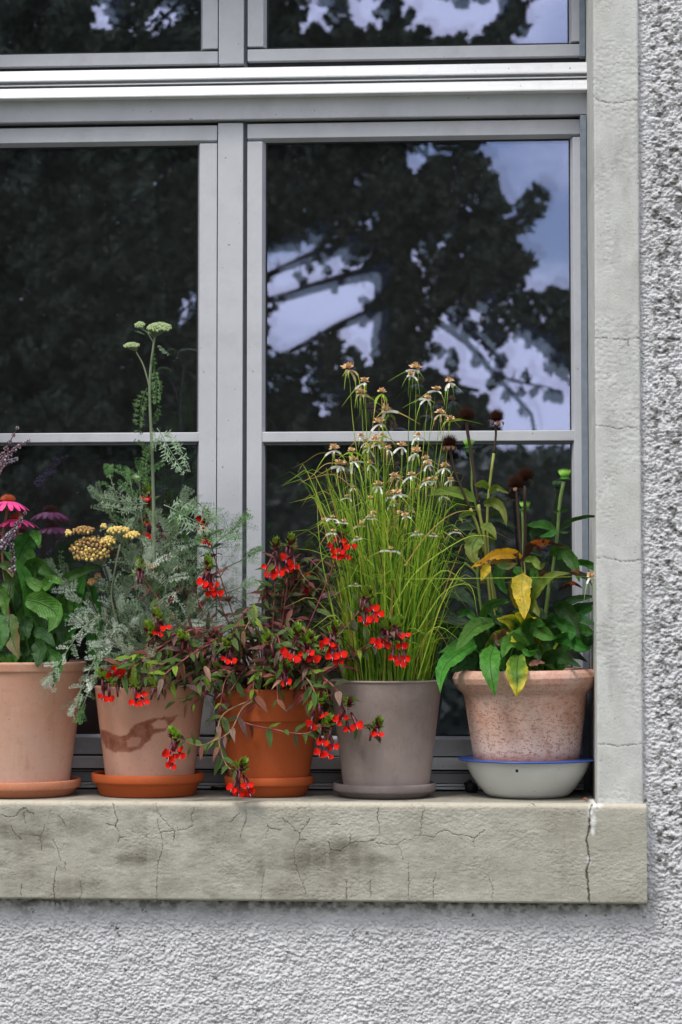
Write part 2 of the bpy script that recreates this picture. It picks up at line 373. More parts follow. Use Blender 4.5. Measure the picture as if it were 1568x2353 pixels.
# ------------------------------------------------------------------ roughcast wall
def mat_stucco():
    m = NT('roughcast render'); h = m.attr('height'); soil = m.attr('soil')
    c = m.mix(m.ramp(m.noise(7, 4, .6), [(.35, 0), (.7, 1)]), (.56, .555, .565), (.67, .67, .685))
    c = m.mix(m.math('MULTIPLY', m.ramp(m.noise(60, 6, .7), [(.55, 0), (.75, 1)]), .35), c, (.40, .39, .38))
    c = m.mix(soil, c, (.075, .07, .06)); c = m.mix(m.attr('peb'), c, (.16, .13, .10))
    m.col(c); m.rough(.9); m.set(Specular_IOR_Level=.15); m.bump(m.noise(500, 4, .65), .0012, .7); return m.m
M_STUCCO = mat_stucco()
M_STUCCO_FAR = simple('roughcast far', (.6, .6, .61), .9, .2, 90, .004)
YW = .012
wall = thing('house_wall', 'white roughcast house wall below and right of the window, pebbly and soiled under the sill', 'wall', (.7, YW + .2, 0), kind='structure')
def stucco(xs, zs):
    X, Z = np.meshgrid(xs, zs, indexing='ij')
    sm = lambda v: np.clip(v, 0, 1) ** 2 * (3 - 2 * np.clip(v, 0, 1))
    cs = sm((X - XR - .004) / .03) * sm((Z - zb + .05) / .12)          # coarser beside the jamb than under the sill
    wx = X + (fbm(X / .03, Z / .03, 61, 3) - .5) * .005; wz = Z + (fbm(X / .03, Z / .03, 62, 3) - .5) * .005
    g1, g2, g3 = bumps(wx, wz, .0082, 51, 1.2, (.22, .50)), np.maximum(bumps(wx, wz, .0070, 52, 1.2, (.2, .45)), bumps(wx, wz, .0060, 152, 1.2, (.2, .4))), bumps(wx, wz, .0100, 50, 1.15, (.3, .5))
    fine = fbm(X / .004, Z / .003, 53, 3); big = fbm(X / .045, Z / .035, 54, 4)
    sp = .72 + .55 * fbm(X / .04, Z / .03, 66, 3); h = .74 * np.maximum(np.maximum(g1, .75 * g2), 1.25 * g3 * (vn(X / .012, Z / .012, 68) > .72)) * sp + .18 * fine + .6 * (big - .5)
    hc = .55 * np.maximum(g3 * 1.1, g1) + .30 * np.maximum(g2 * .9, 0) + .35 * fine + 1.0 * (big - .5) - .45 * np.clip((fbm(X / .011, Z / .008, 55, 3) - .52) * 6, 0, 1)
    h = h * (1 - cs) + hc * cs * .88
    und = np.clip((zb - Z) / .07, 0, 1) * 1.; und = np.where(Z < zb, np.where(X < XR + .01, und, 1), 1)
    h = h * (.45 + .55 * und)
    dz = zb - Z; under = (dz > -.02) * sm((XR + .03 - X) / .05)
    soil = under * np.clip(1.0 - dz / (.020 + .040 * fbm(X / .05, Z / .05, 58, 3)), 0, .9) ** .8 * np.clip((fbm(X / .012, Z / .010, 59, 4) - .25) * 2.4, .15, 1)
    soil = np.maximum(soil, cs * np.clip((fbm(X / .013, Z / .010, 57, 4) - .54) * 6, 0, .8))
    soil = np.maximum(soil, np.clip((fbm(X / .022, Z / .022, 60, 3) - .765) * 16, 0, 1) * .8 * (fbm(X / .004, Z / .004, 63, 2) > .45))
    peb = np.clip((vn(X / .012, Z / .012, 70) - .95) * 14, 0, 1) * .35
    V = np.stack([X, YW + .007 - h * .0085, Z], 2)
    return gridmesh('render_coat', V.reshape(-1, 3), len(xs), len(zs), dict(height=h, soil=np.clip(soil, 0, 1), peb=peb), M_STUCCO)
xe, ze0, ze1 = X_(1600) + .03, Z_(2353) - .08, Z_(0) + .05
GS = .00165; xm = XJ1 - .012
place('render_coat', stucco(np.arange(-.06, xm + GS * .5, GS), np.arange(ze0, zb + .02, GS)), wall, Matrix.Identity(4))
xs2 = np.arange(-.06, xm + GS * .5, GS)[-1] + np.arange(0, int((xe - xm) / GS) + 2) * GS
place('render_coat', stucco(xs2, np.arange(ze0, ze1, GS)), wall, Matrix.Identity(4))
b = MB(); t = .35; W0, W1, H1 = -5., 6., 5.2; yb = YW + .006
b.box(W0, W1, yb, yb + t, 0, ze0); b.box(W0, -.06, yb, yb + t, ze0, zb); b.box(xe, W1, yb, yb + t, ze0, ZT + .12)
b.box(W0, XLW - .10, yb, yb + t, zb, ZT + .12); b.box(W0, W1, yb, yb + t, ZT + .12, H1); b.box(XJ1 - .01, xe, yb, yb + t, ze1, ZT + .12)
b.box(-.06, xe, yb + .01, yb + t, ze0, zb); b.box(XJ1 - .01, xe, yb + .01, yb + t, zb, ze1)
b.build('masonry', M_STUCCO_FAR, wall, False)

# ------------------------------------------------------------------ window
def mat_alu(name, c, rough, streak, met=0.):
    m = NT(name); n = m.noise(6, 6, .6, stretch=(.6, 1, 9) if streak else (1, 1, 1)); f = m.noise(260, 3)
    cc = m.mix(1., c, m.ramp(n, [(.3, .90), (.7, 1.07)]), 'MULTIPLY')
    sp = m.ramp(m.noise(95, 2, .5), [(.735, 0), (.75, 1)]); cc = m.mix(m.math('MULTIPLY', sp, .6), cc, (.08, .08, .08))
    gr = m.ramp(m.noise(14, 6, .7), [(.5, 0), (.8, 1)]); cc = m.mix(m.math('MULTIPLY', gr, .28), cc, (.27, .26, .25))
    m.col(cc); m.rough(rough); m.set(Metallic=met); m.bump(f, .0003, .5); return m.m
M_FRAME = mat_alu('grey frame coating', (.55, .56, .595), .42, False)
M_RAIL = mat_alu('bare aluminium', (.80, .81, .83), .40, True, .15)
M_TRACK = mat_alu('dull track aluminium', (.36, .37, .38), .45, True, .2)
M_GASKET = simple('black gasket', (.018, .018, .02), .6)
M_GAP = simple('dark grey channel', (.13, .14, .15), .5)
M_GUIDE = simple('blue grey guide rail', (.21, .25, .30), .5)
M_RUST = simple('brown end cap', (.22, .13, .06), .7)
def mat_glass():
    m = NT('window glass'); m.n.remove(m.b)
    fr = m.add('ShaderNodeFresnel'); fr.inputs['IOR'].default_value = 2.75
    gl = m.add('ShaderNodeBsdfGlossy'); gl.inputs['Roughness'].default_value = 0.0; gl.inputs['Color'].default_value = (.64, .67, 1, 1)
    tr = m.add('ShaderNodeBsdfTransparent'); tr.inputs['Color'].default_value = (.86, .9, .88, 1)
    mx = m.add('ShaderNodeMixShader'); bp = m.add('ShaderNodeBump'); bp.inputs['Distance'].default_value = .0008; bp.inputs['Strength'].default_value = .22
    m.l.new(m.noise(3.2, 2, .5), bp.inputs['Height']); m.l.new(bp.outputs[0], gl.inputs['Normal'])
    m.l.new(fr.outputs[0], mx.inputs[0]); m.l.new(tr.outputs[0], mx.inputs[1]); m.l.new(gl.outputs[0], mx.inputs[2])
    df = m.add('ShaderNodeBsdfDiffuse'); df.inputs['Color'].default_value = (.5, .52, .46, 1)
    sp = m.ramp(m.noise(170, 2, .5, stretch=(1.5, 1, .8)), [(.76, 0), (.80, .7)])
    dust = m.math('MULTIPLY', m.ramp(m.noise(9, 6, .7), [(.3, .35), (.9, 1)]), .030)  # thin pale veil put into the glass to lift the dark reflections
    m2 = m.add('ShaderNodeMixShader'); m.l.new(m.math('ADD', sp, dust), m2.inputs[0]); m.l.new(mx.outputs[0], m2.inputs[1]); m.l.new(df.outputs[0], m2.inputs[2])
    m.l.new(m2.outputs[0], m.out.inputs[0]); return m.m
M_GLASS = mat_glass()
YFR = .345                                      # face of the sashes
win = thing('window', 'grey aluminium casement window of four sashes with dark reflecting panes and glazing bars', 'window', ((XLW + XJ0) / 2, YFR, ZS), kind='structure')
x_ = lambda px, y=YFR: X_(px, y); z_ = lambda py, y=YFR: Z_(py, y)
def sash(px0, gx0, gx1, px1, pyt, gyt, gyb, pyb, bar=None, frontbevel=True):
    """outer edges px0..px1 / pyt..pyb, glass edges gx0..gx1 / gyt..gyb (picture units, read at x = 900)"""
    X0, A0, A1, X1 = x_(px0), x_(gx0), x_(gx1), x_(px1); Z1, B1, B0, Z0 = z_(pyt), z_(gyt), z_(gyb), z_(pyb)
    root = place('sash', None, win, Matrix.Translation(((X0 + X1) / 2, YFR, (Z0 + Z1) / 2)))
    bv = .007; yb_ = YFR + .045
    def rail(x0, x1, z0, z1, slope, nm):         # slope: side the glazing bevel is on
        m = MB(); k = dict(t=(0, 0, -1), b=(0, 0, 1), l=(1, 0, 0), r=(-1, 0, 0))[slope]
        xs0, xs1, zs0, zs1 = x0, x1, z0, z1; bx, bz = k[0] * bv, k[2] * bv
        fx0, fx1, fz0, fz1 = x0, x1, z0, z1
        if slope == 't': fz0 = z0 + bv
        if slope == 'b': fz1 = z1 - bv
        if slope == 'l': fx1 = x1 - bv
        if slope == 'r': fx0 = x0 + bv
        vs = [(fx0, YFR, fz0), (fx1, YFR, fz0), (fx1, YFR, fz1), (fx0, YFR, fz1), (x0, yb_ - .02, z0), (x1, yb_ - .02, z0), (x1, yb_ - .02, z1), (x0, yb_ - .02, z1),
              (x0, yb_, z0), (x1, yb_, z0), (x1, yb_, z1), (x0, yb_, z1)]
        m.add(vs, [(0, 1, 2, 3), (0, 4, 5, 1), (1, 5, 6, 2), (2, 6, 7, 3), (3, 7, 4, 0), (4, 8, 9, 5), (5, 9, 10, 6), (6, 10, 11, 7), (7, 11, 8, 4), (8, 11, 10, 9)])
        m.build(nm, M_FRAME, root, False, bevel=.0012)
    g = .0007
    rail(X0, X1, B1, Z1, 't', 'rail'); rail(X0, X1, Z0, B0, 'b', 'rail'); rail(X0, A0, B0 + g, B1 - g, 'l', 'stile'); rail(A1, X1, B0 + g, B1 - g, 'r', 'stile')
    panes = [(B0, B1)]
    if bar:
        zt_, zb_ = z_(bar[0]), z_(bar[1]); panes = [(B0, zb_ + .001), (zt_ - .001, B1)]
        m = MB(); m.box(A0 - .007, A1 + .007, YFR + .002, YFR + .03, zb_, zt_); m.build('glazing_bar', M_FRAME, root, False, bevel=.002)
        m = MB(); m.box(A0, A1, YFR + .012, YFR + .03, zb_ - .006, zb_ - .0005); m.build('gasket', M_GAP, root, False)
    for z0, z1 in panes:
        for dy, til in ((0, 0), (.016, 1)):
            m = MB(); m.box(A0 - .004, A1 + .004, YG + dy, YG + dy + .003, z0 - .003, z1 + .003)
            me, c = m.mesh('glass_pane', M_GLASS, False)
            M = Matrix.Translation(c)
            if til: M = M @ Matrix.Rotation(math.radians(.16), 4, 'X') @ Matrix.Rotation(math.radians(-.13), 4, 'Z')
            place('glass_pane', me, root, M)
        m = MB(); gz = .0028
        for bx in ((A0, A0 + gz, z0, z1), (A1 - gz, A1, z0, z1), (A0 + gz, A1 - gz, z1 - gz, z1), (A0 + gz, A1 - gz, z0, z0 + gz)):
            m.box(bx[0], bx[1], YG - .004, YG - .0005, bx[2], bx[3])
        m.build('gasket', M_GASKET, root, False)
# lower sashes, then the upper pair
sash(567, 608, 1315, 1357, 279, 319, 1692, 1737, (990, 1014))
sash(-300, -258, 451, 497, 281, 322, 1690, 1735, (990, 1012))
sash(567, 610, 1314, 1357, -560, -510, 101, 134)
sash(-300, -258, 456, 498, -560, -510, 104, 138)
def strip(name, px0, px1, py0, py1, y0, y1, m, bev=.0012, parent=win):
    b = MB(); yy = YFR if y0 > .3 else y0
    b.box(X_(px0, y0), X_(px1, y0), y0, y1, Z_(py1, y0), Z_(py0, y0)); return b.build(name, m, parent, False, bevel=bev)
def wrail(py0, py1, y0, px1, dep=.014):
    b = MB(); X0, X1 = X_(-320, y0), X_(px1, y0); z1, z0 = Z_(py0, y0), Z_(py1, y0)
    pr = [(y0, z0), (y0, z0 + .003), (y0 + dep, z1 - .001), (y0 + dep + .002, z1), (YFR + .02, z1), (YFR + .02, z0)]
    n = len(pr); b.add([(x, y, z) for x in (X0, X1) for y, z in pr], [(i, (i + 1) % n, n + (i + 1) % n, n + i) for i in range(n)] + [tuple(range(n))[::-1], tuple(range(n, 2 * n))])
    return b.build('weather_rail', M_RAIL, win, False)
strip('mullion', 499, 557, 276, 1740, YFR - .004, YFR + .05, M_FRAME)
strip('mullion', 500, 558, -560, 139, YFR - .004, YFR + .05, M_FRAME)
strip('mullion_channel', 558, 566.3, -560, 1740, YFR + .012, YFR + .05, M_GAP, 0)  # recess beside the mullion; its gap shadow is put into the dark grey
strip('frame_gasket', -310, 1366, 132, 283, YFR + .02, YFR + .06, M_GASKET, 0)  # black backing so the gaps between the rails read dark
wrail(145, 173, .302, 1356)
strip('rail_groove', -320, 1354, 173.5, 184, .318, YFR + .02, M_TRACK, 0)
strip('rail_end_cap', 1355.5, 1360, 143, 187, .308, .33, M_RUST, 0)
wrail(185, 212, .294, 1363)
strip('rail_lip', -320, 1362, 181.5, 183.5, .304, .33, M_RAIL, 0)
for a, b_, yy in ((265, 302, 183), (643, 680, 177.5), (1023, 1060, 171.5)):
    q = P(a, yy - 1, .3175); q2 = P(b_, yy + 2, .3175); m = MB(); m.box(q.x, q2.x, .3165, .325, q2.z, q.z); m.build('drain_slot', M_GASKET, win, False)
strip('transom', -320, 1362, 216, 268, .327, YFR + .02, M_FRAME, .002)
# side guide rails and outer frame
gx0 = X_(1359, YFR); 
b = MB(); b.box(X_(1358.5, YFR), XJ0 + .002, YFR + .02, .40, ZS + .002, ZT); b.build('outer_frame', M_GASKET, win, False)
b = MB(); b.box(XJ0 - .016, XJ0 - .0015, .315, YFR + .02, ZS + .002, Z_(270, .315)); b.box(XJ0 - .016, XJ0 - .0015, .335, YFR + .02, Z_(130, .315), ZT); b.build('guide_rail', M_GUIDE, win, False, bevel=.001)
b = MB(); b.box(XLW, XLW + .02, .315, .4, ZS + .002, ZT); b.build('guide_rail', M_GUIDE, win, False)
# threshold
strip('threshold_rail', -320, 1357, 1741, 1768, .325, .37, M_RAIL, .0015)
strip('threshold_gasket', -320, 1370, 1736, 1815, .346, .38, M_GASKET, 0)  # black backing behind the threshold rails, darkens the gaps between them
strip('threshold_step', -320, 1370, 1777, 1799, .335, .37, M_TRACK, .001)
strip('threshold_rail', -320, 1366, 1801, 1806, .325, .37, M_RAIL, .0008)
strip('threshold_rail', -320, 1366, 1808, 1813.5, .321, .37, M_RAIL, .0008)
strip('threshold_lip', -320, 1370, 1772, 1775, .335, .37, M_TRACK, .0005)
# dark room behind
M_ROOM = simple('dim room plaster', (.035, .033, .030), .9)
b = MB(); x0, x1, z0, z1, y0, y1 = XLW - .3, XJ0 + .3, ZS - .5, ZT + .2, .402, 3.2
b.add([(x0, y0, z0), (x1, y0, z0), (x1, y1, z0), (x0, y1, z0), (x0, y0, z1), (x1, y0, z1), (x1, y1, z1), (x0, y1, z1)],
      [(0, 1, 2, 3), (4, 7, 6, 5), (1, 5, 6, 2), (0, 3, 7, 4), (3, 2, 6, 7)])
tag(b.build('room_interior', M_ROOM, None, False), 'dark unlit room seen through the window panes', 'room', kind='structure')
m_ = NT('lawn'); m_.col(m_.mix(m_.ramp(m_.noise(.8, 6, .6), [(.4, 0), (.6, 1)]), (.075, .085, .05), (.12, .12, .085))); m_.rough(.95); M_LAWN = m_.m
b = MB(); b.add([(-300, -500, 0), (300, -500, 0), (300, .1, 0), (-300, .1, 0)], [(0, 1, 2, 3)]); tag(b.build('ground', M_LAWN, None, False, origin=(0, 0, 0)), kind='structure')

# ------------------------------------------------------------------ garden trees (they mirror in the panes)
M_BARK = simple('bark', (.07, .055, .04), .9, .3, 8, .01)
M_NEEDLE = simple('pine needles', (.09, .115, .06), .7, .35, 3)
M_LEAFD = simple('dark tree leaves', (.125, .14, .085), .6, .4, 2)
def inpoly(p, poly):
    x, y = p; r = False; j = len(poly) - 1
    for i in range(len(poly)):
        xi, yi = poly[i]; xj, yj = poly[j]
        if (yi > y) != (yj > y) and x < (xj - xi) * (y - yi) / (yj - yi) + xi: r = not r
        j = i
    return r
circ = lambda x, y, r, e=1.: [(x + r * math.cos(a), y + r * e * math.sin(a)) for a in np.linspace(0, 6.28, 12, endpoint=False)]
def R2(poly): return [crr(*p) for p in poly]
SKY = [R2([(1010,60),(1090,180),(1080,230),(1130,290),(1130,350),(1180,350),(1160,430),(1220,500),(1240,600),(1330,620),(1280,700),(1270,780),(1290,800),(1350,830),(1440,760),(1700,740),(1700,-40),(1250,-40),(1180,60)]),
 R2([(680,80),(850,80),(850,130),(760,200),(680,190)]), R2([(1000,330),(1035,350),(1010,400),(1045,460),(1000,480),(945,455),(985,400)]),
 R2([(10,590),(380,590),(430,700),(540,720),(550,870),(100,1110),(10,1100)]), R2([(360,1000),(560,900),(560,1150),(470,1165),(430,1080),(400,1150),(360,1130)]),
 R2([(10,1090),(130,1090),(300,1030),(290,1090),(200,1130),(60,1120)]), R2(circ(930,240,42)), R2(circ(765,800,34)), R2(circ(885,580,22)), R2(circ(515,480,20,1.8)),
 R2(circ(740,650,45,.9)), R2(circ(460,270,28)), R2(circ(495,210,14,2)), R2(circ(220,470,35,.7)), R2(circ(870,1020,60,1.1)), R2(circ(880,900,40)), R2(circ(690,1010,35)),
 R2([(960,960),(980,900),(1050,890),(1080,960),(1060,1040),(1150,1080),(1170,970),(1230,1000),(1330,1060),(1430,1180),(1480,1220),(1700,1250),(1700,1640),(1180,1640),(1090,1400),(1020,1300),(900,1230),(790,1180),(780,1100),(930,1180),(950,1060)]),
 R2(circ(1150,880,30,1.6)), R2(circ(1310,910,30)), R2([(640,1380),(700,1380),(770,1500),(640,1500)]), R2(circ(200,1240,40)), R2(circ(310,1380,45,.8)), R2(circ(60,1250,25)),
 R2([(760,1560),(1180,1560),(1200,1700),(1050,1760),(800,1700)]),
 [(1170, 130), (1215, 30), (1240, -80), (1260, -400), (1700, -400), (1700, 300), (1230, 300)], circ(1020, 40, 75, .6), [(760, -60), (800, -60), (850, 60), (830, 75), (790, 20)], [(680, 20), (740, 0), (760, 60), (700, 80)], circ(1120, 30, 30, 1.5), circ(860, -10, 26), circ(900, 60, 30, .8), circ(960, -20, 50), circ(1090, 80, 20),
 circ(385, 30, 26, 1.6), circ(362, 78, 20), circ(290, 70, 10), circ(235, 30, 20, 1.5), circ(208, 70, 18), circ(440, 40, 10, 2.5), circ(60, 40, 8), circ(110, 15, 8, 2), circ(330, -60, 40), circ(130, -80, 30), circ(425, 720, 18, 1.6), circ(300, 5, 14)]
EXTRA = [(1290,400,70),(1330,345,50),(1265,480,35),(1230,920,70),(1110,1020,45),(1400,850,80),(1460,950,70),(1450,1150,60),(1140,1130,25),(910,1170,35),(1410,1310,35),(1000,985,40),(440,1110,30),(1020,1000,35),(1130,1230,30)]
def crown(name, parent, region, sp, Y, dY, clump, nleaf, ls, mats, seed, extra=(), skip=SKY, ztop=None):
    r = random.Random(seed); pts = []
    x = region[0]
    while x < region[2]:
        y = region[1]
        while y < region[3]:
            p = (x + r.uniform(-.5, .5) * sp, y + r.uniform(-.5, .5) * sp)
            q_ = (p[0] + 42 * (mnoise.noise((p[0] / 26., p[1] / 26., 1.)) ), p[1] + 42 * mnoise.noise((p[0] / 26., p[1] / 26., 7.)))
            if not any(inpoly((q_[0] + ox, q_[1] + oy), q) for q in skip for ox, oy in ((0, 0), (6, 0), (-6, 0), (0, 6), (0, -6))) and (ztop is None or p[1] > ztop(p[0])): pts.append((p[0], p[1], clump))
            y += sp
        x += sp
    for ex, ey, er in extra:
        cx, cy = crr(ex, ey); er *= .42
        for _ in range(int(er * er / 50) + 3):
            a, q = r.uniform(0, 6.28), er * math.sqrt(r.random()); pts.append((cx + q * math.cos(a), cy + q * math.sin(a), clump * .8))
    C = []; R_ = []
    for px, py, c in pts:
        yy = Y + r.uniform(-dY, dY); w = MR(px, py, yy); k = (yy + 5.7) / F; C.append(w); R_.append(c * k * r.uniform(.6, 1.3))
    C = np.array([tuple(c) for c in C]); R_ = np.array(R_); n = len(C); g = np.random.default_rng(seed)
    d = g.normal(size=(n, nleaf, 3)); d /= np.linalg.norm(d, axis=2)[..., None]; rad = R_[:, None] * g.random((n, nleaf)) ** .5
    cc = (C[:, None] + d * rad[..., None]).reshape(-1, 3); m = len(cc)
    a = g.normal(size=(m, 3)); a /= np.linalg.norm(a, axis=1)[:, None]; b = np.cross(a, g.normal(size=(m, 3))); b /= np.linalg.norm(b, axis=1)[:, None]
    s = (ls * (.6 + .8 * g.random(m)))[:, None]
    V, Fc = quads(cc, a * s, b * s * .45); me = rawmesh(name, V, Fc, mats, mi=g.integers(0, len(mats), len(Fc)))
    o = place(name, me, parent, Matrix.Identity(4)); o['kind'] = 'stuff'; return o
YP = 15.
base = MR(915, 1420, YP); base.z = 0
pine = thing('pine_tree', 'tall dark pine mirrored in the right window panes with sky between its branches', 'tree', base)
M_LEAFB = simple('lighter tree leaves', (.24, .25, .16), .6, .3, 2)
crown('crown', pine, (470, -330, 1420, 1110), 11, YP, .9, 13, 18, .034, [M_NEEDLE, M_NEEDLE, M_LEAFD], 3, EXTRA, ztop=lambda x: -330 + abs(x - 900) * .25)
b = MB(); b.tube([MR(925, 1500, YP) * 1 if 0 else Vector((base.x, -YP, -.1)), MR(915, 1000, YP), MR(905, 700, YP), MR(900, 300, YP), MR(905, -250, YP)], [.30, .26, .20, .14, .04], 10); b.build('trunk', M_BARK, pine)
for pl, r0 in (([(560,700),(380,740),(130,820),(0,850)], .055), ([(560,885),(380,960),(130,1090)], .042), ([(500,560),(220,640),(20,720)], .05), ([(700,850),(980,1040),(1130,1210),(1300,1400),(1320,1500)], .03),
               ([(1130,1210),(1260,1240),(1400,1270)], .014), ([(1200,960),(1330,1060),(1480,1200)], .035), ([(800,1180),(900,1260),(1040,1280)], .03), ([(800,300),(1000,450),(1180,470),(1290,420)], .05), ([(720,80),(830,180),(860,260)], .02), ([(790,70),(800,180)], .02)):
    b = MB(); q = [MR(*crr(*p), YP + random.uniform(-.15, .15)) for p in pl]; b.tube(q, [1.5 * r0 * (1 - .6 * i / (len(q) - 1)) for i in range(len(q))], 6); b.build('branch', M_BARK, pine)
YB = 11.
r_ = random.Random(11); tw = []
for pl in ([(560,700),(380,740),(130,820),(20,850)], [(560,885),(380,960),(130,1090)], [(500,560),(220,640),(20,720)], [(980,1040),(1130,1210),(1300,1400)], [(1200,960),(1330,1060),(1480,1200)], [(1130,1210),(1400,1270)]):
    for a_, b_ in zip(pl[:-1], pl[1:]):
        for i in range(9):
            t = r_.random(); x, y = a_[0] + (b_[0] - a_[0]) * t, a_[1] + (b_[1] - a_[1]) * t; sg = r_.choice((-1, 1, 1)); L_ = r_.uniform(15, 70)
            e = (x + r_.uniform(-25, 25), y + sg * L_); tw.append([(x, y), ((x + e[0]) / 2 + r_.uniform(-8, 8), (y + e[1]) / 2), e])
b = MB()
for q in tw: b.tube([MR(*crr(*p), YP) for p in q], [.012, .008, .004], 4, cap=False)
b.build('twig', M_BARK, pine)['kind'] = 'stuff'
crown('needle_sprays', pine, (0, 0, 1, 1), 5, YP, .3, 11, 9, .032, [M_NEEDLE, M_LEAFD], 13, [(q[2][0], q[2][1], r_.uniform(8, 18)) for q in tw if r_.random() < .3])
base = MR(150, 1420, YB); base.z = 0
bt = thing('broadleaf_tree', 'broad dark leafy tree in the garden, mirrored in the left window panes', 'tree', base)
crown('crown', bt, (-420, -420, 560, 1180), 17, YB, 1.0, 22, 26, .036, [M_NEEDLE], 4, ztop=lambda x: -420 + abs(x - 60) * .4)
b = MB(); b.tube([Vector((base.x, -YB, -.1)), MR(150, 900, YB), MR(140, 400, YB), MR(100, -200, YB)], [.28, .22, .15, .05], 10); b.build('trunk', M_BARK, bt)
def hedge(name, label, px0, px1, pyt, Y, th, n, seed, cat='hedge'):
    g = np.random.default_rng(seed); a, c = MR(px0, pyt, Y), MR(px1, pyt, Y); x0, x1 = sorted((a.x, c.x)); H = a.z
    b = MB(); b.box(x0, x1, -Y - th, -Y, 0, H - .1); o = b.build(name, M_LEAFD, None, False); tag(o, label, cat)
    C = np.stack([g.uniform(x0, x1, n), -Y + g.uniform(-.1, .25, n), g.uniform(0, H, n) ** 1.0], 1)
    top = g.random(n) < .2; C[top, 2] = H + g.uniform(-.15, .15, top.sum()); C[top, 1] = -Y - g.uniform(0, th, top.sum())
    A = g.normal(size=(n, 3)); A /= np.linalg.norm(A, axis=1)[:, None]; B = np.cross(A, g.normal(size=(n, 3))); B /= np.linalg.norm(B, axis=1)[:, None]; s = (.05 + .07 * g.random(n))[:, None]
    V, Fc = quads(C, A * s, B * s * .5); WM[o.name] = o.matrix_basis.copy()
    p = place('leaves', rawmesh('leaves', V, Fc, [M_LEAFD, M_NEEDLE, M_LEAFB], mi=g.integers(0, 3, len(Fc))), o, Matrix.Identity(4)); p['kind'] = 'stuff'
hedge('hedge', 'long dark hedge across the garden, mirrored as the dark band low in the panes', -2500, 2600, 1062, 24., 1.5, 26000, 5)

# ------------------------------------------------------------------ pots
c5 = lambda X, Y: (X * .3297, 1464.7 + .3297 * Y)
c6 = lambda X, Y: (459.5 + .3663 * X, 1464.7 + .3663 * Y)
c9 = lambda X, Y: (459.5 + .3297 * X, 1091.3 + .3297 * Y)
RMI = RM.inverted()
def proj(v):
    q = RMI @ (Vector(v) - CAM); return (784 + F * q.x / -q.z, 1176 - F * q.y / -q.z)
def mat_clay(name, c, pale, dark, palezone=0., rough=.85, spots=0., stain=False, foot=0., band=0.):
    m = NT(name); n1 = m.noise(9, 5, .6); n2 = m.noise(55, 5, .65); n3 = m.noise(18, 5, .6, stretch=(2.5, 2.5, .35))
    sx = m.add('ShaderNodeSeparateXYZ'); m.l.new(m.tc.outputs['Generated'], sx.inputs[0]); z = sx.outputs['Z']
    cc = m.mix(m.ramp(n1, [(.35, 0), (.7, .55)]), c, pale)
    if palezone: cc = m.mix(m.math('MULTIPLY', m.ramp(m.math('ADD', z, m.math('MULTIPLY', m.math('SUBTRACT', n3, .5), .55)), [(.1, 1), (.68, 0)]), palezone), cc, pale)
    cc = m.mix(m.math('MULTIPLY', m.ramp(n2, [(.55, 0), (.8, 1)]), .35), cc, dark)
    cc = m.mix(m.math('MULTIPLY', m.ramp(n3, [(.6, 0), (.8, 1)]), .25), cc, dark)
    if spots:
        sp = m.ramp(m.noise(70, 4, .6, stretch=(1, 1, 2.6)), [(.545, 0), (.60, 1)]); gr = m.ramp(z, [(.05, .95), (.62, .9), (.9, .45)])
        sp2 = m.ramp(m.noise(240, 2, .5), [(.62, 0), (.66, 1)])
        cc = m.mix(m.math('MULTIPLY', m.math('MAXIMUM', m.math('MULTIPLY', sp, .55), sp2), m.math('MULTIPLY', gr, spots)), cc, dark)
    if foot: cc = m.mix(m.math('MULTIPLY', m.ramp(m.math('ADD', z, m.math('MULTIPLY', m.math('SUBTRACT', n2, .5), .12)), [(foot * .8, 1), (foot * 1.15, 0)]), .85), cc, dark)
    if stain: cc = m.mix(m.math('MULTIPLY', m.attr('stain'), m.ramp(n2, [(.3, 1), (.72, .55)])), cc, (.20, .048, .022))
    lime = m.ramp(m.noise(24, 7, .78, stretch=(1, 1, .7)), [(.54, 0), (.70, 1)]); cc = m.mix(m.math('MULTIPLY', lime, .28), cc, tuple(min(.8, x * 1.25) for x in pale))
    g = m.ramp(m.noise(130, 3), [(.66, 0), (.72, 1)]); cc = m.mix(m.math('MULTIPLY', g, .3), cc, (.05, .03, .02))
    m.col(cc); m.rough(rough); m.set(Specular_IOR_Level=.25); m.bump(m.noise(300, 4, .6), .0005, .8); return m.m
M_PALE = mat_clay('pale terracotta', (.56, .285, .185), (.62, .40, .31), (.33, .15, .10), .9)
M_PALE2 = mat_clay('stained terracotta', (.53, .26, .17), (.57, .34, .26), (.32, .15, .10), .8, stain=True)
M_ORANGE = mat_clay('orange terracotta', (.42, .085, .020), (.44, .10, .03), (.30, .055, .015), 0., .75)
M_ORANGE1 = mat_clay('weathered terracotta', (.50, .18, .09), (.50, .24, .15), (.28, .09, .05), 0.)
M_GREYCLAY = mat_clay('grey clay', (.22, .165, .145), (.37, .30, .275), (.11, .082, .072), .75)
M_GREYSAUCER = mat_clay('grey clay saucer', (.20, .165, .155), (.24, .20, .19), (.12, .10, .095), 0)
M_LIMED = mat_clay('limewashed terracotta', (.56, .30, .215), (.72, .57, .50), (.27, .08, .045), 1.0, .85, spots=1.0, foot=.27)
M_SOIL = simple('potting soil', (.03, .022, .016), .95, .4, 60, .004)
def scale_at(d): return (P(1001, 1700, d) - P(1000, 1700, d)).x
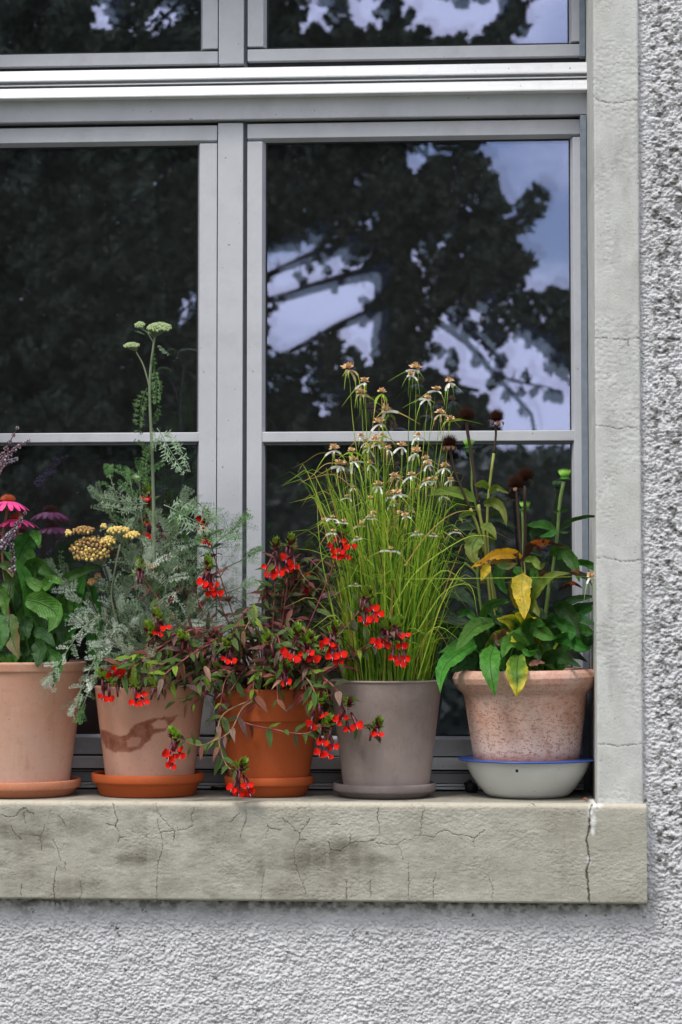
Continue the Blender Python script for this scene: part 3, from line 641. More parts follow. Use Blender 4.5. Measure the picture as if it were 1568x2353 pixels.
def pot(name, label, cx, d, rim_y, base_y, rt, rb, prof, mat, n=160, rows=70, tilt=0, zlift=None, cat='flower pot', stainpoly=None):
    """prof: list of (t, dr) extra radius over the straight wall at height fraction t"""
    k = scale_at(d); x = P(cx, (rim_y + base_y) / 2, d).x; z0 = ZS + zlift; z1 = P(cx, rim_y, d).z; H = z1 - z0; rt, rb = rt * k, rb * k
    pts = [(0.001, 0), (rb - .003, 0), (rb, .003)]
    T = sorted(set(list(np.linspace(.02, 1, rows)) + [p[0] for p in prof])); tx = [p[0] for p in prof]; dx = [p[1] for p in prof]
    for t in T: pts.append((rb + (rt - rb) * t + float(np.interp(t, tx, dx)), t * H))
    ri = pts[-1][0]; pts += [(ri - .003, H + .002), (ri - .009, H + .001), (ri - .013, H - .006), (rt - .02, H - .03), (rt - .03, H - .055), (.001, H - .055)]
    b = MB(); b.lathe(pts, (0, 0, 0), n, wob=.004)
    root = thing(name, label, cat, (x, d, z0)); M = Matrix.Translation((x, d, z0)) @ Matrix.Rotation(math.radians(tilt), 4, 'Y')
    me, c = b.mesh('body', mat, True, (0, 0, 0))
    if stainpoly:
        at = me.attributes.new('stain', 'FLOAT', 'POINT'); vals = []
        for v in me.vertices:
            wv = M @ v.co; val = 0.
            if wv.y < d:
                px, py = proj(wv); nx = (vn(np.array([px / 9.]), np.array([py / 9.]), 3)[0] - .5) * 6
                for dx_, dy_ in ((0, 0), (2, 0), (-2, 0), (0, 2), (0, -2)):
                    q = (px + nx + dx_, py + nx * .6 + dy_)
                    if inpoly(q, stainpoly[0]) and not inpoly(q, stainpoly[1]): val += .2
                if inpoly((px + nx, py), stainpoly[2]): val *= .45
            vals.append(val)
        at.data.foreach_set('value', vals)
    place('body', me, root, M)
    b = MB(); r = ri - .012; g = 24; vs = [(0, 0, H - .03)]
    for j in range(1, 7):
        for i in range(g): a = 6.283 * i / g; vs.append((r * j / 6 * math.cos(a), r * j / 6 * math.sin(a), H - .03 + random.uniform(-.005, .006)))
    fs = [(0, 1 + i, 1 + (i + 1) % g) for i in range(g)] + [(1 + (j - 1) * g + i, 1 + j * g + i, 1 + j * g + (i + 1) % g, 1 + (j - 1) * g + (i + 1) % g) for j in range(1, 6) for i in range(g)]
    b.add(vs, fs); me, c = b.mesh('soil', M_SOIL, True, (0, 0, 0)); place('soil', me, root, M); return Vector((x, d, z1))
def saucer(label, cx, d, r, lip_top, lip_bot, mat, name='saucer', band=.0070):
    k = scale_at(d); r *= k; x = P(cx, 1800, d).x; z0 = ZS + .0006; h = P(cx, lip_top, d).z - z0; hb = P(cx, lip_bot, d).z - z0
    hb = min(max(hb, .012), h - .006); rb = r - .020; b = MB()
    pts = [(.001, 0), (rb - .003, 0), (rb + .001, .003), (rb + (r - band - rb) * .75, hb - .004), (r - band, hb - .001), (r - .001, hb + .001), (r, hb + .004), (r + .0005, h - .003), (r - .003, h), (r - .007, h - .001), (r - .010, h - .006), (rb - .004, .0095), (.001, .009)]
    b.lathe(pts, (0, 0, 0), 120, wob=.002); me, c = b.mesh(name, mat, True, (0, 0, 0)); o = place(name, me, None, Matrix.Translation((x, d, z0))); tag(o, label, 'saucer'); return o
D1, D2, D3, D4, D5 = .160, .175, .185, .165, .185
saucer('worn pinkish terracotta saucer under the leftmost large pale pot', 40, D1, 147, 1788, 1808, M_ORANGE1)
saucer('bright orange two-step saucer under the pale pot with the brown smear', 339.5, D2, 129, 1774, 1795, M_ORANGE)
saucer('small bright orange saucer under the orange terracotta pot', 619, D3, 103, 1781, 1801, M_ORANGE)
saucer('grey clay saucer under the tall grey pot', 884, D4, 118, 1797, 1816, M_GREYSAUCER)
T1 = pot('flower_pot', 'large plain pale terracotta pot at the left end of the sill, holding the pink coneflower', 40, D1, 1521, 1800, 156, 119, [(0, 0), (.925, 0), (.935, .0035), (1, .0035)], M_PALE, zlift=.0105)
sp_ = [[c5(*p) for p in q] for q in ([(690,640),(735,645),(770,665),(840,690),(890,675),(940,610),(1010,575),(1110,560),(1200,545),(1250,540),(1200,590),(1150,640),(1110,670),(1090,660),(1040,720),(980,780),(900,800),(800,800),(740,770),(700,700)],
     [(1065,600),(1110,570),(1160,580),(1165,620),(1120,635),(1070,635)], [(880,720),(920,690),(980,700),(960,760),(890,765)])]
T2 = pot('flower_pot', 'pale terracotta pot with a dark brown smear across its front', 345, D2, 1577, 1785, 128, 98, [(0, 0), (1, 0)], M_PALE2, n=220, rows=110, zlift=.0105, stainpoly=sp_)
T3 = pot('flower_pot', 'bright orange terracotta pot with a thick rim band, holding the trailing red cuphea', 619, D3, 1582, 1788, 125, 87, [(0, 0), (.69, 0), (.70, .006), (.98, .004), (1, .003)], M_ORANGE, zlift=.0105)
T4 = pot('flower_pot', 'tall matt grey clay pot holding the grassy sedge', 888, D4, 1563, 1806, 129, 97, [(0, 0), (.985, 0), (.99, .002), (1, .002)], M_GREYCLAY, zlift=.0105)
T5 = pot('flower_pot', 'wide whitewashed terracotta pot with a rolled rim and rusty flecks, standing in the enamel bowl', 1211, D5, 1540, 1752, 148, 113,
         [(0, 0), (.78, 0), (.80, .002), (.84, .012), (.89, .0195), (.94, .021), (.98, .015), (1, .008)], M_LIMED, zlift=.031, tilt=-.8)
# enamel bowl
m_ = NT('cream enamel'); n = m_.noise(7, 5, .6); z = m_.add('ShaderNodeSeparateXYZ'); m_.l.new(m_.tc.outputs['Generated'], z.inputs[0])
cc = m_.mix(m_.ramp(n, [(.35, 0), (.7, 1)]), (.60, .605, .575), (.68, .69, .665)); cc = m_.mix(m_.ramp(m_.math('ADD', z.outputs['Z'], m_.math('MULTIPLY', m_.noise(20, 4), .12)), [(.05, .65), (.16, 0)]), cc, (.22, .17, .12))
cc = m_.mix(m_.ramp(m_.noise(60, 3), [(.715, 0), (.73, 1)]), cc, (.03, .025, .02)); m_.col(cc); m_.rough(.18); M_ENAMEL = m_.m
m_ = NT('blue enamel rim'); m_.col(m_.mix(m_.ramp(m_.noise(45, 4), [(.66, 0), (.69, 1)]), (.035, .085, .33), (.02, .02, .025))); m_.rough(.3); M_BLUE = m_.m
k = scale_at(D5); bx_ = P(1213, 1780, D5).x; zr = P(1213, 1743, D5).z - ZS
bowl = thing('enamel_bowl', 'cream enamel bowl with a blue rim under the rightmost pot', 'bowl', (bx_, D5, ZS + .0006))
rr = 143 * k; prof = [(.001, 0), (85 * k, 0), (91 * k, .003)] + [(91 * k + (rr - 91 * k) * (1 - (1 - t) ** 1.55), zr * t) for t in np.linspace(.08, .97, 16)] + [(rr + .002, zr - .002), (rr + .001, zr), (rr - .003, zr - .004)]
prof += [(91 * k + (rr - 91 * k) * (1 - (1 - t) ** 1.55) - .003, zr * t) for t in np.linspace(.95, .12, 12)] + [(.001, .004)]
b = MB(); b.lathe(prof, (bx_, D5, ZS + .0006), 120, wob=.003); b.build('body', M_ENAMEL, bowl)
b = MB(); q = 159 * k; b.lathe([(rr - .001, zr - .001), (rr + .004, zr - .0035), (q - .002, zr - .0028), (q, zr - .001), (q - .001, zr + .0012), (q - .004, zr + .0005), (rr + .004, zr + .0002), (rr - .001, zr + .0012)], (bx_, D5, ZS + .0006), 120, wob=.004); b.build('rim', M_BLUE, bowl)
b = MB(); b.ball(P(1084, 1783, .29), .017, seg=12, rings=8, sc=(1, .8, .85), jit=.06); b.tube([P(1068, 1776, .29), P(1084, 1766, .29)], .006, 6)
o = b.build('rubber_stop', M_GASKET); tag(o, 'black rubber knob on the window track behind the enamel bowl', 'rubber stop'); o.location.z = ZS + .0145
M_DRY = simple('dry leaf', (.22, .10, .04), .85, .5, 120)
b = MB(); q0 = P(1346, 1836, .05); q0.z = ZS
for i in range(9):
    a = random.uniform(0, 6.28); p = q0 + Vector((random.gauss(0, .005), random.gauss(0, .004), .003 + i * .0006)); u = Vector((math.cos(a), math.sin(a), random.uniform(-.5, .5))) * .005; v = Vector((-math.sin(a), math.cos(a), random.uniform(-.8, .8))) * .003
    b.add([p - u, p - v, p + u, p + v], [(0, 1, 2, 3)])
tag(b.build('dry_leaf', M_DRY), 'crumpled brown dry leaf on the sill beside the jamb', 'leaf')
b = MB(); b.tube([P(486, 1809, .30), P(508, 1811, .29), P(532, 1808, .30)], .0035, 6); o = b.build('twig', simple('dark twig', (.05, .015, .015), .6)); tag(o, 'short dark red twig on the window track behind the orange saucers', 'twig')

# ------------------------------------------------------------------ leaf tools
def mat_leaf(name, c1, c2, vein=None, tip=None, brown=0., rough=.5, trans=.25, veins=True, var=.22, nervy=14):
    m = NT(name); uv = m.add('ShaderNodeUVMap') if 0 else m.tc.outputs['UV']
    sx = m.add('ShaderNodeSeparateXYZ'); m.l.new(uv, sx.inputs[0]); u, v = sx.outputs['X'], sx.outputs['Y']
    au = m.math('ABSOLUTE', m.math('SUBTRACT', u, .5)); n = m.noise(38, 4, .6); fine = m.noise(160, 3)
    c = m.mix(m.ramp(n, [(.32, 0), (.68, 1)]), c1, c2); c = m.mix(1., c, m.ramp(m.noise(75, 5, .7), [(.3, .72), (.7, 1.25)]), 'MULTIPLY')
    if tip: c = m.mix(m.ramp(m.math('ADD', m.math('MULTIPLY', v, .8), m.math('ADD', m.math('MULTIPLY', au, .9), m.math('MULTIPLY', m.math('SUBTRACT', n, .5), .8))), [(.45, 0), (.95, .9)]), c, tip)
    if veins:
        ve = m.math('SINE', m.math('MULTIPLY', m.math('SUBTRACT', v, m.math('MULTIPLY', au, .55)), nervy * 6.283))
        vv = m.math('MULTIPLY', m.ramp(ve, [(.86, 0), (.99, 1)]), .35); mid = m.ramp(au, [(.012, 1), (.032, 0)])
        c = m.mix(m.math('MULTIPLY', m.math('MAXIMUM', mid, vv), .75), c, vein or tuple(x * .38 for x in c1))
        h = m.math('ADD', m.math('MULTIPLY', ve, -.25), m.math('MULTIPLY', m.math('SUBTRACT', 0, mid), 1.2)); m.bump(m.math('ADD', m.math('ADD', h, m.math('MULTIPLY', fine, .8)), m.math('MULTIPLY', m.noise(45, 2), 3.)), .0010, .8)
    if brown: c = m.mix(m.ramp(m.noise(24, 4, .7), [(.66 - brown * .2, 0), (.70 - brown * .2, .95)]), c, (.035, .018, .010))
    r = m.rand(); k = m.math('ADD', m.math('MULTIPLY', r, 2 * var), 1 - var)
    hs = m.add('ShaderNodeHueSaturation'); m.l.new(c, hs.inputs['Color']); m.l.new(k, hs.inputs['Value']); m.l.new(m.math('ADD', m.math('MULTIPLY', r, .03), .485), hs.inputs['Hue'])
    c = hs.outputs[0]; m.col(c); m.rough(rough); m.set(Specular_IOR_Level=.35)
    tr = m.add('ShaderNodeBsdfTranslucent'); m.l.new(m.mix(1., c, (1.35, 1.45, .8), 'MULTIPLY'), tr.inputs[0]); mxs = m.add('ShaderNodeMixShader'); mxs.inputs[0].default_value = trans
    m.l.new(m.b.outputs[0], mxs.inputs[1]); m.l.new(tr.outputs[0], mxs.inputs[2]); m.l.new(mxs.outputs[0], m.out.inputs[0]); return m.m
LM = dict(
 g=mat_leaf('green leaf', (.030, .115, .014), (.045, .15, .020)), b=mat_leaf('bright green leaf', (.055, .19, .020), (.085, .235, .030)),
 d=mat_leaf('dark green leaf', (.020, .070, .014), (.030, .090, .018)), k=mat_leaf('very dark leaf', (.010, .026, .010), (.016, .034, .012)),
 y=mat_leaf('yellow green leaf', (.12, .20, .025), (.17, .24, .032), tip=(.17, .19, .025)), Y=mat_leaf('yellowing leaf', (.42, .36, .02), (.70, .46, .02), vein=(.30, .34, .06), brown=.25),
 e=mat_leaf('green leaf with yellow edge', (.085, .21, .025), (.13, .24, .03), tip=(.66, .54, .03)),
 o=mat_leaf('orange dying leaf', (.85, .42, .02), (.78, .30, .015), brown=.75, vein=(.7, .45, .06)), O=mat_leaf('charred orange leaf', (.66, .22, .02), (.45, .12, .02), brown=1.0, vein=(.7, .3, .06)),
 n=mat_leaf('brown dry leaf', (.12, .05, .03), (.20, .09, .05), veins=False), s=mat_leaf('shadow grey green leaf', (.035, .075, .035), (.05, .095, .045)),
 t=mat_leaf('green leaf with bronze tip', (.060, .13, .025), (.085, .15, .03), tip=(.20, .13, .05)))
M_STEM = simple('green stem', (.14, .22, .05), .6); M_STEMY = simple('yellow green stem', (.26, .28, .06), .6); M_STEMD = simple('dark dry stem', (.045, .022, .014), .8)
M_STEMP = simple('pinkish brown stem', (.20, .09, .05), .6)
def catmull(pts, n):
    P_ = [pts[0] * 2 - pts[1]] + pts + [pts[-1] * 2 - pts[-2]]; out = []; m = len(pts) - 1
    for i in range(n + 1):
        s = i / n * m; j = min(int(s), m - 1); t = s - j; a, b_, c, d = P_[j:j + 4]
        out.append(.5 * ((2 * b_) + (c - a) * t + (2 * a - 5 * b_ + 4 * c - d) * t * t + (3 * b_ - a - 3 * c + d) * t ** 3))
    return out
def leaf(parent, conv, pts, wd, mat='g', d=(.15, .08), roll=None, shape='lance', fold=.3, wav=.13, name='leaf', petiole=0.):
    sc = abs(conv(1, 0)[0] - conv(0, 0)[0]); m = len(pts) - 1
    p3 = [P(*conv(*p), d[i] if len(d) > 2 else d[0] + (d[1] - d[0]) * (i / m)) for i, p in enumerate(pts)]; n = 20; d = (d[0], d[-1]); sp = catmull(p3, n)
    W = wd * sc * scale_at(sum(d) / 2) * .5; roll = random.uniform(-.7, .7) if roll is None else roll; ph = random.uniform(0, 6)
    vs, uv, fs = [], [], []; cu = (-1, -.66, -.33, 0, .33, .66, 1)
    for i, p in enumerate(sp):
        t = (sp[min(i + 1, n)] - sp[max(i - 1, 0)]).normalized(); s = t.cross(Vector((0, 1, 0)))
        if s.length < .2: s = t.cross(Vector((0, .5, .8)))
        s.normalize(); nn = s.cross(t).normalized(); 
        if nn.y > 0: nn = -nn
        rl = Matrix.Rotation(roll, 3, t); s2, n2 = rl @ s, rl @ nn; v = i / n
        if shape == 'lance': w = math.sin(math.pi * min(1, v * .97 + .03) ** .72) ** .85
        elif shape == 'heart': w = (min(1, v * 7) ** .6) * (1 - v ** 1.9) ** .75 if v < 1 else 0
        elif shape == 'oval': w = math.sin(math.pi * (v * .98 + .02)) ** .6
        else: w = math.sin(math.pi * min(1, v + .02) ** .5) ** .9
        if v < petiole: w *= .12
        w = max(w, .02) / max(.35, math.cos(roll) ** .5)
        for u in cu:
            rip = math.sin(v * 17 + ph + (2 if u > 0 else 0)) * wav * (abs(u) ** 2) + math.sin(v * 31 + ph * 2 + u * 3) * wav * .3 * abs(u)
            edge = 1 + (.05 * math.sin(v * 37 + ph) + .03 * math.sin(v * 58 + ph)) * (abs(u) == 1)
            vs.append(p + s2 * (W * w * u * edge) + n2 * (-W * fold * w * (1 - abs(u) ** 1.3) * 1.0 + W * rip)); uv.append((.5 + u / 2, v))
    k = len(cu)
    for i in range(n):
        for j in range(k - 1): fs.append((i * k + j, i * k + j + 1, (i + 1) * k + j + 1, (i + 1) * k + j))
    b = MB(); b.add(vs, fs, uv); return b.build(name, LM[mat], parent, True)
def stalk(parent, conv, pts, r, mat, d=(.18, .12), name='stem', n=10, taper=.8):
    m = len(pts) - 1; p3 = [P(*conv(*p), d[0] + (d[1] - d[0]) * (i / m)) for i, p in enumerate(pts)]
    sp = catmull(p3, n) if len(p3) > 2 else p3; q = len(sp) - 1
    b = MB(); b.tube(sp, [r * (1 - (1 - taper) * i / q) for i in range(q + 1)], 7); return b.build(name, mat, parent)
def fib(n, i, top=1.0, bot=-1.0):
    z = top + (bot - top) * (i + .5) / n; r = math.sqrt(max(0, 1 - z * z)); a = i * 2.39996; return Vector((r * math.cos(a), r * math.sin(a), z))

# ------------------------------------------------------------------ right pot: faded coneflower
M_CONE = simple('dark brown seed head', (.022, .008, .005), .9, .4, 200, spec=.05); M_CONE2 = simple('seed head tips', (.036, .013, .007), .9, .4, 300, spec=.05)
M_BUD = simple('fresh green bud', (.07, .26, .02), .5, .25, 100); M_BUDT = simple('pale green spikes', (.22, .48, .05), .5)
cf = thing('coneflower', 'faded coneflower with dark brown seed heads, green buds and yellowing leaves in the whitewashed pot', 'plant', T5)
def seedhead(cx, cy, r, d, petals=0, squash=1.0, parent=cf):
    c = P(cx, cy, d); k = scale_at(d); R = r * k; b = MB(); b.ball(c, R * .66, seg=14, rings=9, sc=(1, 1, squash))
    for i in range(150):
        q = fib(150, i, .98, -.55); q.z *= squash; p = c + q * R * .68; t = c + q * R * random.uniform(1.08, 1.34) + Vector((0, 0, R * .1)); s = q.orthogonal().normalized() * R * .055; s2 = q.cross(s).normalized() * R * .055
        b.add([p + s, p + s2, p - s * .5 - s2 * .5, t], [(0, 1, 3), (1, 2, 3), (2, 0, 3)], mi=1)
    h = b.build('seed_head', [M_CONE, M_CONE2], parent)
    for i in range(petals):
        a = 6.28 * i / petals + .4; u = Vector((math.cos(a), math.sin(a), 0)); e = Vector((-u.y, u.x, 0)) * R * .28; p = c - Vector((0, 0, R * .5 * squash)); b = MB()
        L_ = R * random.uniform(.6, .9); pts = [p + u * R * .5, p + u * R * .95 + Vector((0, 0, -L_ * .25)), p + u * R * .95 + Vector((0, 0, -L_ * .75))]
        b.add([pts[0] - e * .5, pts[0] + e * .5, pts[1] + e, pts[1] - e, pts[2] + e * .5, pts[2] - e * .6], [(0, 1, 2, 3), (3, 2, 4, 5)]); b.build('petal', LM['n'], h)
    return c
def budhead(cx, cy, r, d, parent=cf, up=.9):
    c = P(cx, cy, d); R = r * scale_at(d); b = MB(); b.ball(c, R * .62, seg=12, rings=7, sc=(1.1, 1.1, .75))
    for i in range(120):
        q = fib(120, i, .95, .05); p = c + Vector((q.x * R * .62, q.y * R * .62, q.z * R * .42)); t = p + Vector((q.x * .45, q.y * .45, .75)) * R * random.uniform(.8, 1.35) * up; s = Vector((1, 0, 0)) * R * .055; s2 = Vector((0, 1, 0)) * R * .055
        b.add([p + s, p + s2, p - s - s2, t], [(0, 1, 3), (1, 2, 3), (2, 0, 3)], mi=1)
    for i in range(22):
        a = 6.28 * i / 22; u = Vector((math.cos(a), math.sin(a), 0)); p = c - Vector((0, 0, R * .25)); t = p + u * R * random.uniform(1, 1.25) + Vector((0, 0, -R * .35)); e = Vector((-u.y, u.x, 0)) * R * .12
        b.add([p + u * R * .5 - e, p + u * R * .5 + e, t], [(0, 1, 2)], mi=0)
    b.build('flower_bud', [M_BUD, M_BUDT], parent)
budhead(1078, 1022, 14, .22); stalk(cf, c3, [(455,480),(470,650),(470,800),(520,1000)], .0034, M_STEM, (.22, .22))
for (hx, hy, hr, hp, sq, dd) in ((1072, 955, 20, 0, 1.0, .16), (1142, 957, 17.5, 7, 1.1, .17), (1033, 1015, 18, 9, .95, .14), (1208, 1092, 18, 2, 1.0, .19), (1186, 1110, 18.5, 3, 1.0, .15)): seedhead(hx, hy, hr, dd, hp, sq)
budhead(1207, 1165, 13, .21); budhead(1298, 1093, 15, .16)
R_ = .0032
stalk(cf, c3, [(425,270),(440,380),(470,560),(500,780),(515,920)], .0042, M_STEMD, (.16, .16)); stalk(cf, c3, [(520,915),(535,1020),(570,1200),(575,1320),(600,1560),(620,1750)], .0042, M_STEMY, (.16, .18))
stalk(cf, c3, [(655,290),(656,380),(640,520)], .0030, M_STEMD, (.17, .17)); stalk(cf, c3, [(640,515),(610,740),(590,950),(590,1200),(610,1450),(640,1700),(660,1900)], .0034, M_STEMY, (.17, .18))
stalk(cf, c3, [(298,490),(330,640),(400,820),(455,950)], .0034, M_STEMD, (.14, .15)); stalk(cf, c3, [(455,945),(510,1080),(545,1200),(560,1290)], .0036, M_STEMY, (.15, .17))
stalk(cf, c3, [(882,770),(884,900),(888,1100),(880,1300),(878,1470)], .0040, M_STEMD, (.19, .16)); stalk(cf, c3, [(818,810),(830,960),(845,1180),(858,1320),(875,1450)], .0034, M_STEMD, (.15, .155))
stalk(cf, c4, [(868,90),(880,200),(895,350),(893,480),(878,640),(866,760)], .0050, M_STEMY, (.16, .14))
stalk(cf, c3, [(865,970),(870,1130),(872,1330),(880,1500)], .0036, M_STEM, (.21, .2))
stalk(cf, c3, [(1190,735),(1158,900),(1140,1140),(1115,1330),(1085,1560)], .0045, M_STEM, (.16, .18)); stalk(cf, c4, [(1085,180),(1060,400),(1040,540),(1000,800)], .0050, M_STEM, (.18, .2))
stalk(cf, c4, [(520,60),(515,200),(525,340),(560,600)], .0038, M_STEM, (.19, .2)); stalk(cf, c4, [(600,120),(625,250),(650,370),(680,700)], .0038, M_STEMY, (.18, .19)); stalk(cf, c4, [(410,100),(500,180),(520,300)], .003, M_STEM, (.2, .2))
for f, pts, wd, mt, kw in [
 (c3, [(495,885),(400,830),(250,808),(110,852)], 88, 'y', dict(d=(.16,.13), roll=.2)), (c3, [(595,795),(555,755),(490,765)], 62, 'y', dict(d=(.16,.13), shape='oval')),
 (c3, [(612,830),(660,785),(760,830)], 55, 'y', dict(d=(.17,.15))), (c3, [(560,915),(640,900),(710,960),(742,1095)], 78, 'y', dict(d=(.16,.10), roll=.3)),
 (c3, [(500,990),(430,985),(380,1015),(400,1068)], 45, 'y', dict(d=(.15,.12))), (c3, [(540,1080),(610,1100),(662,1190)], 75, 'y', dict(d=(.15,.11))),
 (c3, [(530,1150),(480,1220),(470,1300),(510,1390)], 150, 'y', dict(d=(.15,.13), roll=.1, shape='heart')), (c3, [(590,1030),(680,1020),(730,1050),(840,1110)], 60, 's', dict(d=(.2,.2))),
 (c3, [(520,1090),(420,1090),(330,1140)], 70, 's', dict(d=(.22,.22))), (c3, [(860,1330),(770,1300),(660,1310),(560,1360),(462,1412)], 88, 'o', dict(d=(.15,.09), roll=-.3, wav=.14)),
 (c3, [(895,1330),(940,1230),(1070,1215),(1228,1262)], 62, 'O', dict(d=(.16,.11), roll=.7, wav=.2)), (c3, [(880,1350),(950,1350),(1000,1405),(1048,1370)], 62, 'y', dict(d=(.15,.09), roll=.3)),
 (c3, [(1080,1310),(1180,1280),(1270,1390),(1310,1520)], 115, 'g', dict(d=(.15,.09), roll=.5)), (c3, [(1260,1370),(1370,1380),(1470,1450),(1470,1600)], 62, 'g', dict(d=(.16,.05), roll=.6)),
 (c3, [(1165,1110),(1240,1045),(1380,1010),(1512,1016)], 36, 'd', dict(d=(.15,.03), roll=.5)), (c3, [(1130,1120),(1050,1075),(960,1075),(893,1083)], 75, 'g', dict(d=(.16,.12), roll=.5)),
 (c3, [(1130,1110),(1080,1150),(995,1170)], 55, 'g', dict(d=(.15,.12))), (c3, [(1150,970),(1100,970)], 28, 'g', dict(d=(.16,.15))), (c3, [(1155,965),(1228,962)], 26, 'g', dict(d=(.16,.15))),
 (c3, [(1160,1130),(1232,1135)], 26, 'g', dict(d=(.16,.15))), (c3, [(670,1385),(750,1400),(830,1375)], 60, 't', dict(d=(.17,.15))), (c3, [(610,1390),(570,1440),(540,1515)], 75, 'Y', dict(d=(.16,.12))),
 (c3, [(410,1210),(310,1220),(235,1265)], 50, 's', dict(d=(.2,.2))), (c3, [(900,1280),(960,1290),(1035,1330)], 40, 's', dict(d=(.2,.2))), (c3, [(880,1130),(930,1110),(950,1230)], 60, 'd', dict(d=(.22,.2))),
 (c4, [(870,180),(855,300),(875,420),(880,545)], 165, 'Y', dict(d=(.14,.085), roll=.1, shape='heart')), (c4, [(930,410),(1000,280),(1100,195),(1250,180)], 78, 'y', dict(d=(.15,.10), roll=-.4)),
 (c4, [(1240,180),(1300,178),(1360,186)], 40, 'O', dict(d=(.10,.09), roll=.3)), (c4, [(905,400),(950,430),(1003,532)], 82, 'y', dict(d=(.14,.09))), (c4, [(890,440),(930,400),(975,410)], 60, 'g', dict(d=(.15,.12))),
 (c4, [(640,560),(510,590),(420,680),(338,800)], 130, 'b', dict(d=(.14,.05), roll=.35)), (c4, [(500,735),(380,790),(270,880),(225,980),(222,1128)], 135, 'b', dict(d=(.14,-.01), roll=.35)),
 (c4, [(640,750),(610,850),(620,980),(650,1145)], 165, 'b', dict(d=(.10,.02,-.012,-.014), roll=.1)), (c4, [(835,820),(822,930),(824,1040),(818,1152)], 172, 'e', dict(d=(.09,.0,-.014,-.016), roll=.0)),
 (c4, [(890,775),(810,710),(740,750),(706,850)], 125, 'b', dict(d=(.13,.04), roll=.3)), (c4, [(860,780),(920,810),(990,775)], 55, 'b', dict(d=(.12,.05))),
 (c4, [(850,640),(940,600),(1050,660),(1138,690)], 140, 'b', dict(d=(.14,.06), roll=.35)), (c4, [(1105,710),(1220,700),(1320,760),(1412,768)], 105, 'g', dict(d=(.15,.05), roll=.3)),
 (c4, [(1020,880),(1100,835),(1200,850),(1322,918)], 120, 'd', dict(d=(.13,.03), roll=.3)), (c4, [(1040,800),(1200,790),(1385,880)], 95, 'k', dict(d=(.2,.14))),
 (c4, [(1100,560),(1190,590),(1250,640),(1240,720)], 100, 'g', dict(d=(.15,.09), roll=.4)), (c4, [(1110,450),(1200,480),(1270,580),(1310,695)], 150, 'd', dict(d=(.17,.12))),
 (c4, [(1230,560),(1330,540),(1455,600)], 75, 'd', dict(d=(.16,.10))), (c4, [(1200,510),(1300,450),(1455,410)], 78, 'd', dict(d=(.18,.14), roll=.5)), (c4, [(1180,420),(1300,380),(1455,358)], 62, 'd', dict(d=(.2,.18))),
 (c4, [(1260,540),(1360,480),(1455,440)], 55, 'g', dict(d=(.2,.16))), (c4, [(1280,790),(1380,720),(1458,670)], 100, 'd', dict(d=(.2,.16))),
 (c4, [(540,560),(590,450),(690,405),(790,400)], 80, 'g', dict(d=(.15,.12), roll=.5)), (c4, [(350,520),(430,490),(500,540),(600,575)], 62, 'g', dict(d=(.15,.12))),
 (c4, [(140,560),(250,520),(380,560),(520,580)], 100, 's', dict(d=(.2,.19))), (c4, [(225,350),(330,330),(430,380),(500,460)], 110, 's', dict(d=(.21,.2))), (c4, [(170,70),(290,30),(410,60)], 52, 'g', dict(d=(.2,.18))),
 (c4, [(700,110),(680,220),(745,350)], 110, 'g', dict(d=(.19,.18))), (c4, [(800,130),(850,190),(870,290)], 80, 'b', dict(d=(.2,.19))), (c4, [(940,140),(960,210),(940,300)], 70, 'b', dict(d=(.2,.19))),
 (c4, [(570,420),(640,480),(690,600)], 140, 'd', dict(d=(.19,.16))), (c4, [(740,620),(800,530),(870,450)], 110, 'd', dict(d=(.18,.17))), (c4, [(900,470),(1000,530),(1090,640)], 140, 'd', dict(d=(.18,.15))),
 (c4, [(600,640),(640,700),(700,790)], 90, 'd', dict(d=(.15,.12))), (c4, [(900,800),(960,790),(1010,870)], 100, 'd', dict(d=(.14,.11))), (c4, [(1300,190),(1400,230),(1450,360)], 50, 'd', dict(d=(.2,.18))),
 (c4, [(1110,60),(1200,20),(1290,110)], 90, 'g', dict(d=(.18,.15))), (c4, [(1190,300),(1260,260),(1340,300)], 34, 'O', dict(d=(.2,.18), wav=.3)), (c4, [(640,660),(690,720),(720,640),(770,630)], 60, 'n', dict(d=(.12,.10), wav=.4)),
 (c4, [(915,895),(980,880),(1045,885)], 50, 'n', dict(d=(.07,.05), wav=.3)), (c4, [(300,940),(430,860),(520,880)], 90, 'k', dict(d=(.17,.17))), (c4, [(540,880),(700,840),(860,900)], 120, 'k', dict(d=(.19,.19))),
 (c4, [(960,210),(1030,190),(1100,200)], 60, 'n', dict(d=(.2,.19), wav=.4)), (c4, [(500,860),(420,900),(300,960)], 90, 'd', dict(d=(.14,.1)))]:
    leaf(cf, f, pts, wd, mt, **kw)
for i in range(30):                                            # fuller skirt of basal leaves
    x0 = random.gauss(1200, 60); a = random.uniform(-1.5, 1.5); L_ = random.uniform(85, 165); ex, ey = min(x0 + L_ * math.sin(a), 1368), 1500 - L_ * math.cos(a) * random.uniform(.5, 1.0)
    leaf(cf, lambda X, Y: (X, Y), [(x0, 1540), ((x0 + ex) / 2, (1510 + ey) / 2 - 25), (ex, ey + 10)], random.uniform(30, 44), random.choice('ggbdde'), d=(.17, random.uniform(.06, .2)), roll=random.uniform(-.5, .6))
for i in range(34):
    x0 = random.gauss(1190, 55); a = random.uniform(-1.25, 1.25); L_ = random.uniform(60, 125); ex, ey = x0 + L_ * math.sin(a) * 1.3, 1520 - L_ * math.cos(a) * random.uniform(.4, 1.1)
    ex = min(ex, 1362); leaf(cf, lambda X, Y: (X, Y), [(x0, 1545), ((x0 + ex) / 2, (1530 + ey) / 2 - 18), (ex, ey)], random.uniform(26, 40), random.choice('dddgks'), d=(random.uniform(.17, .24), random.uniform(.18, .27)))

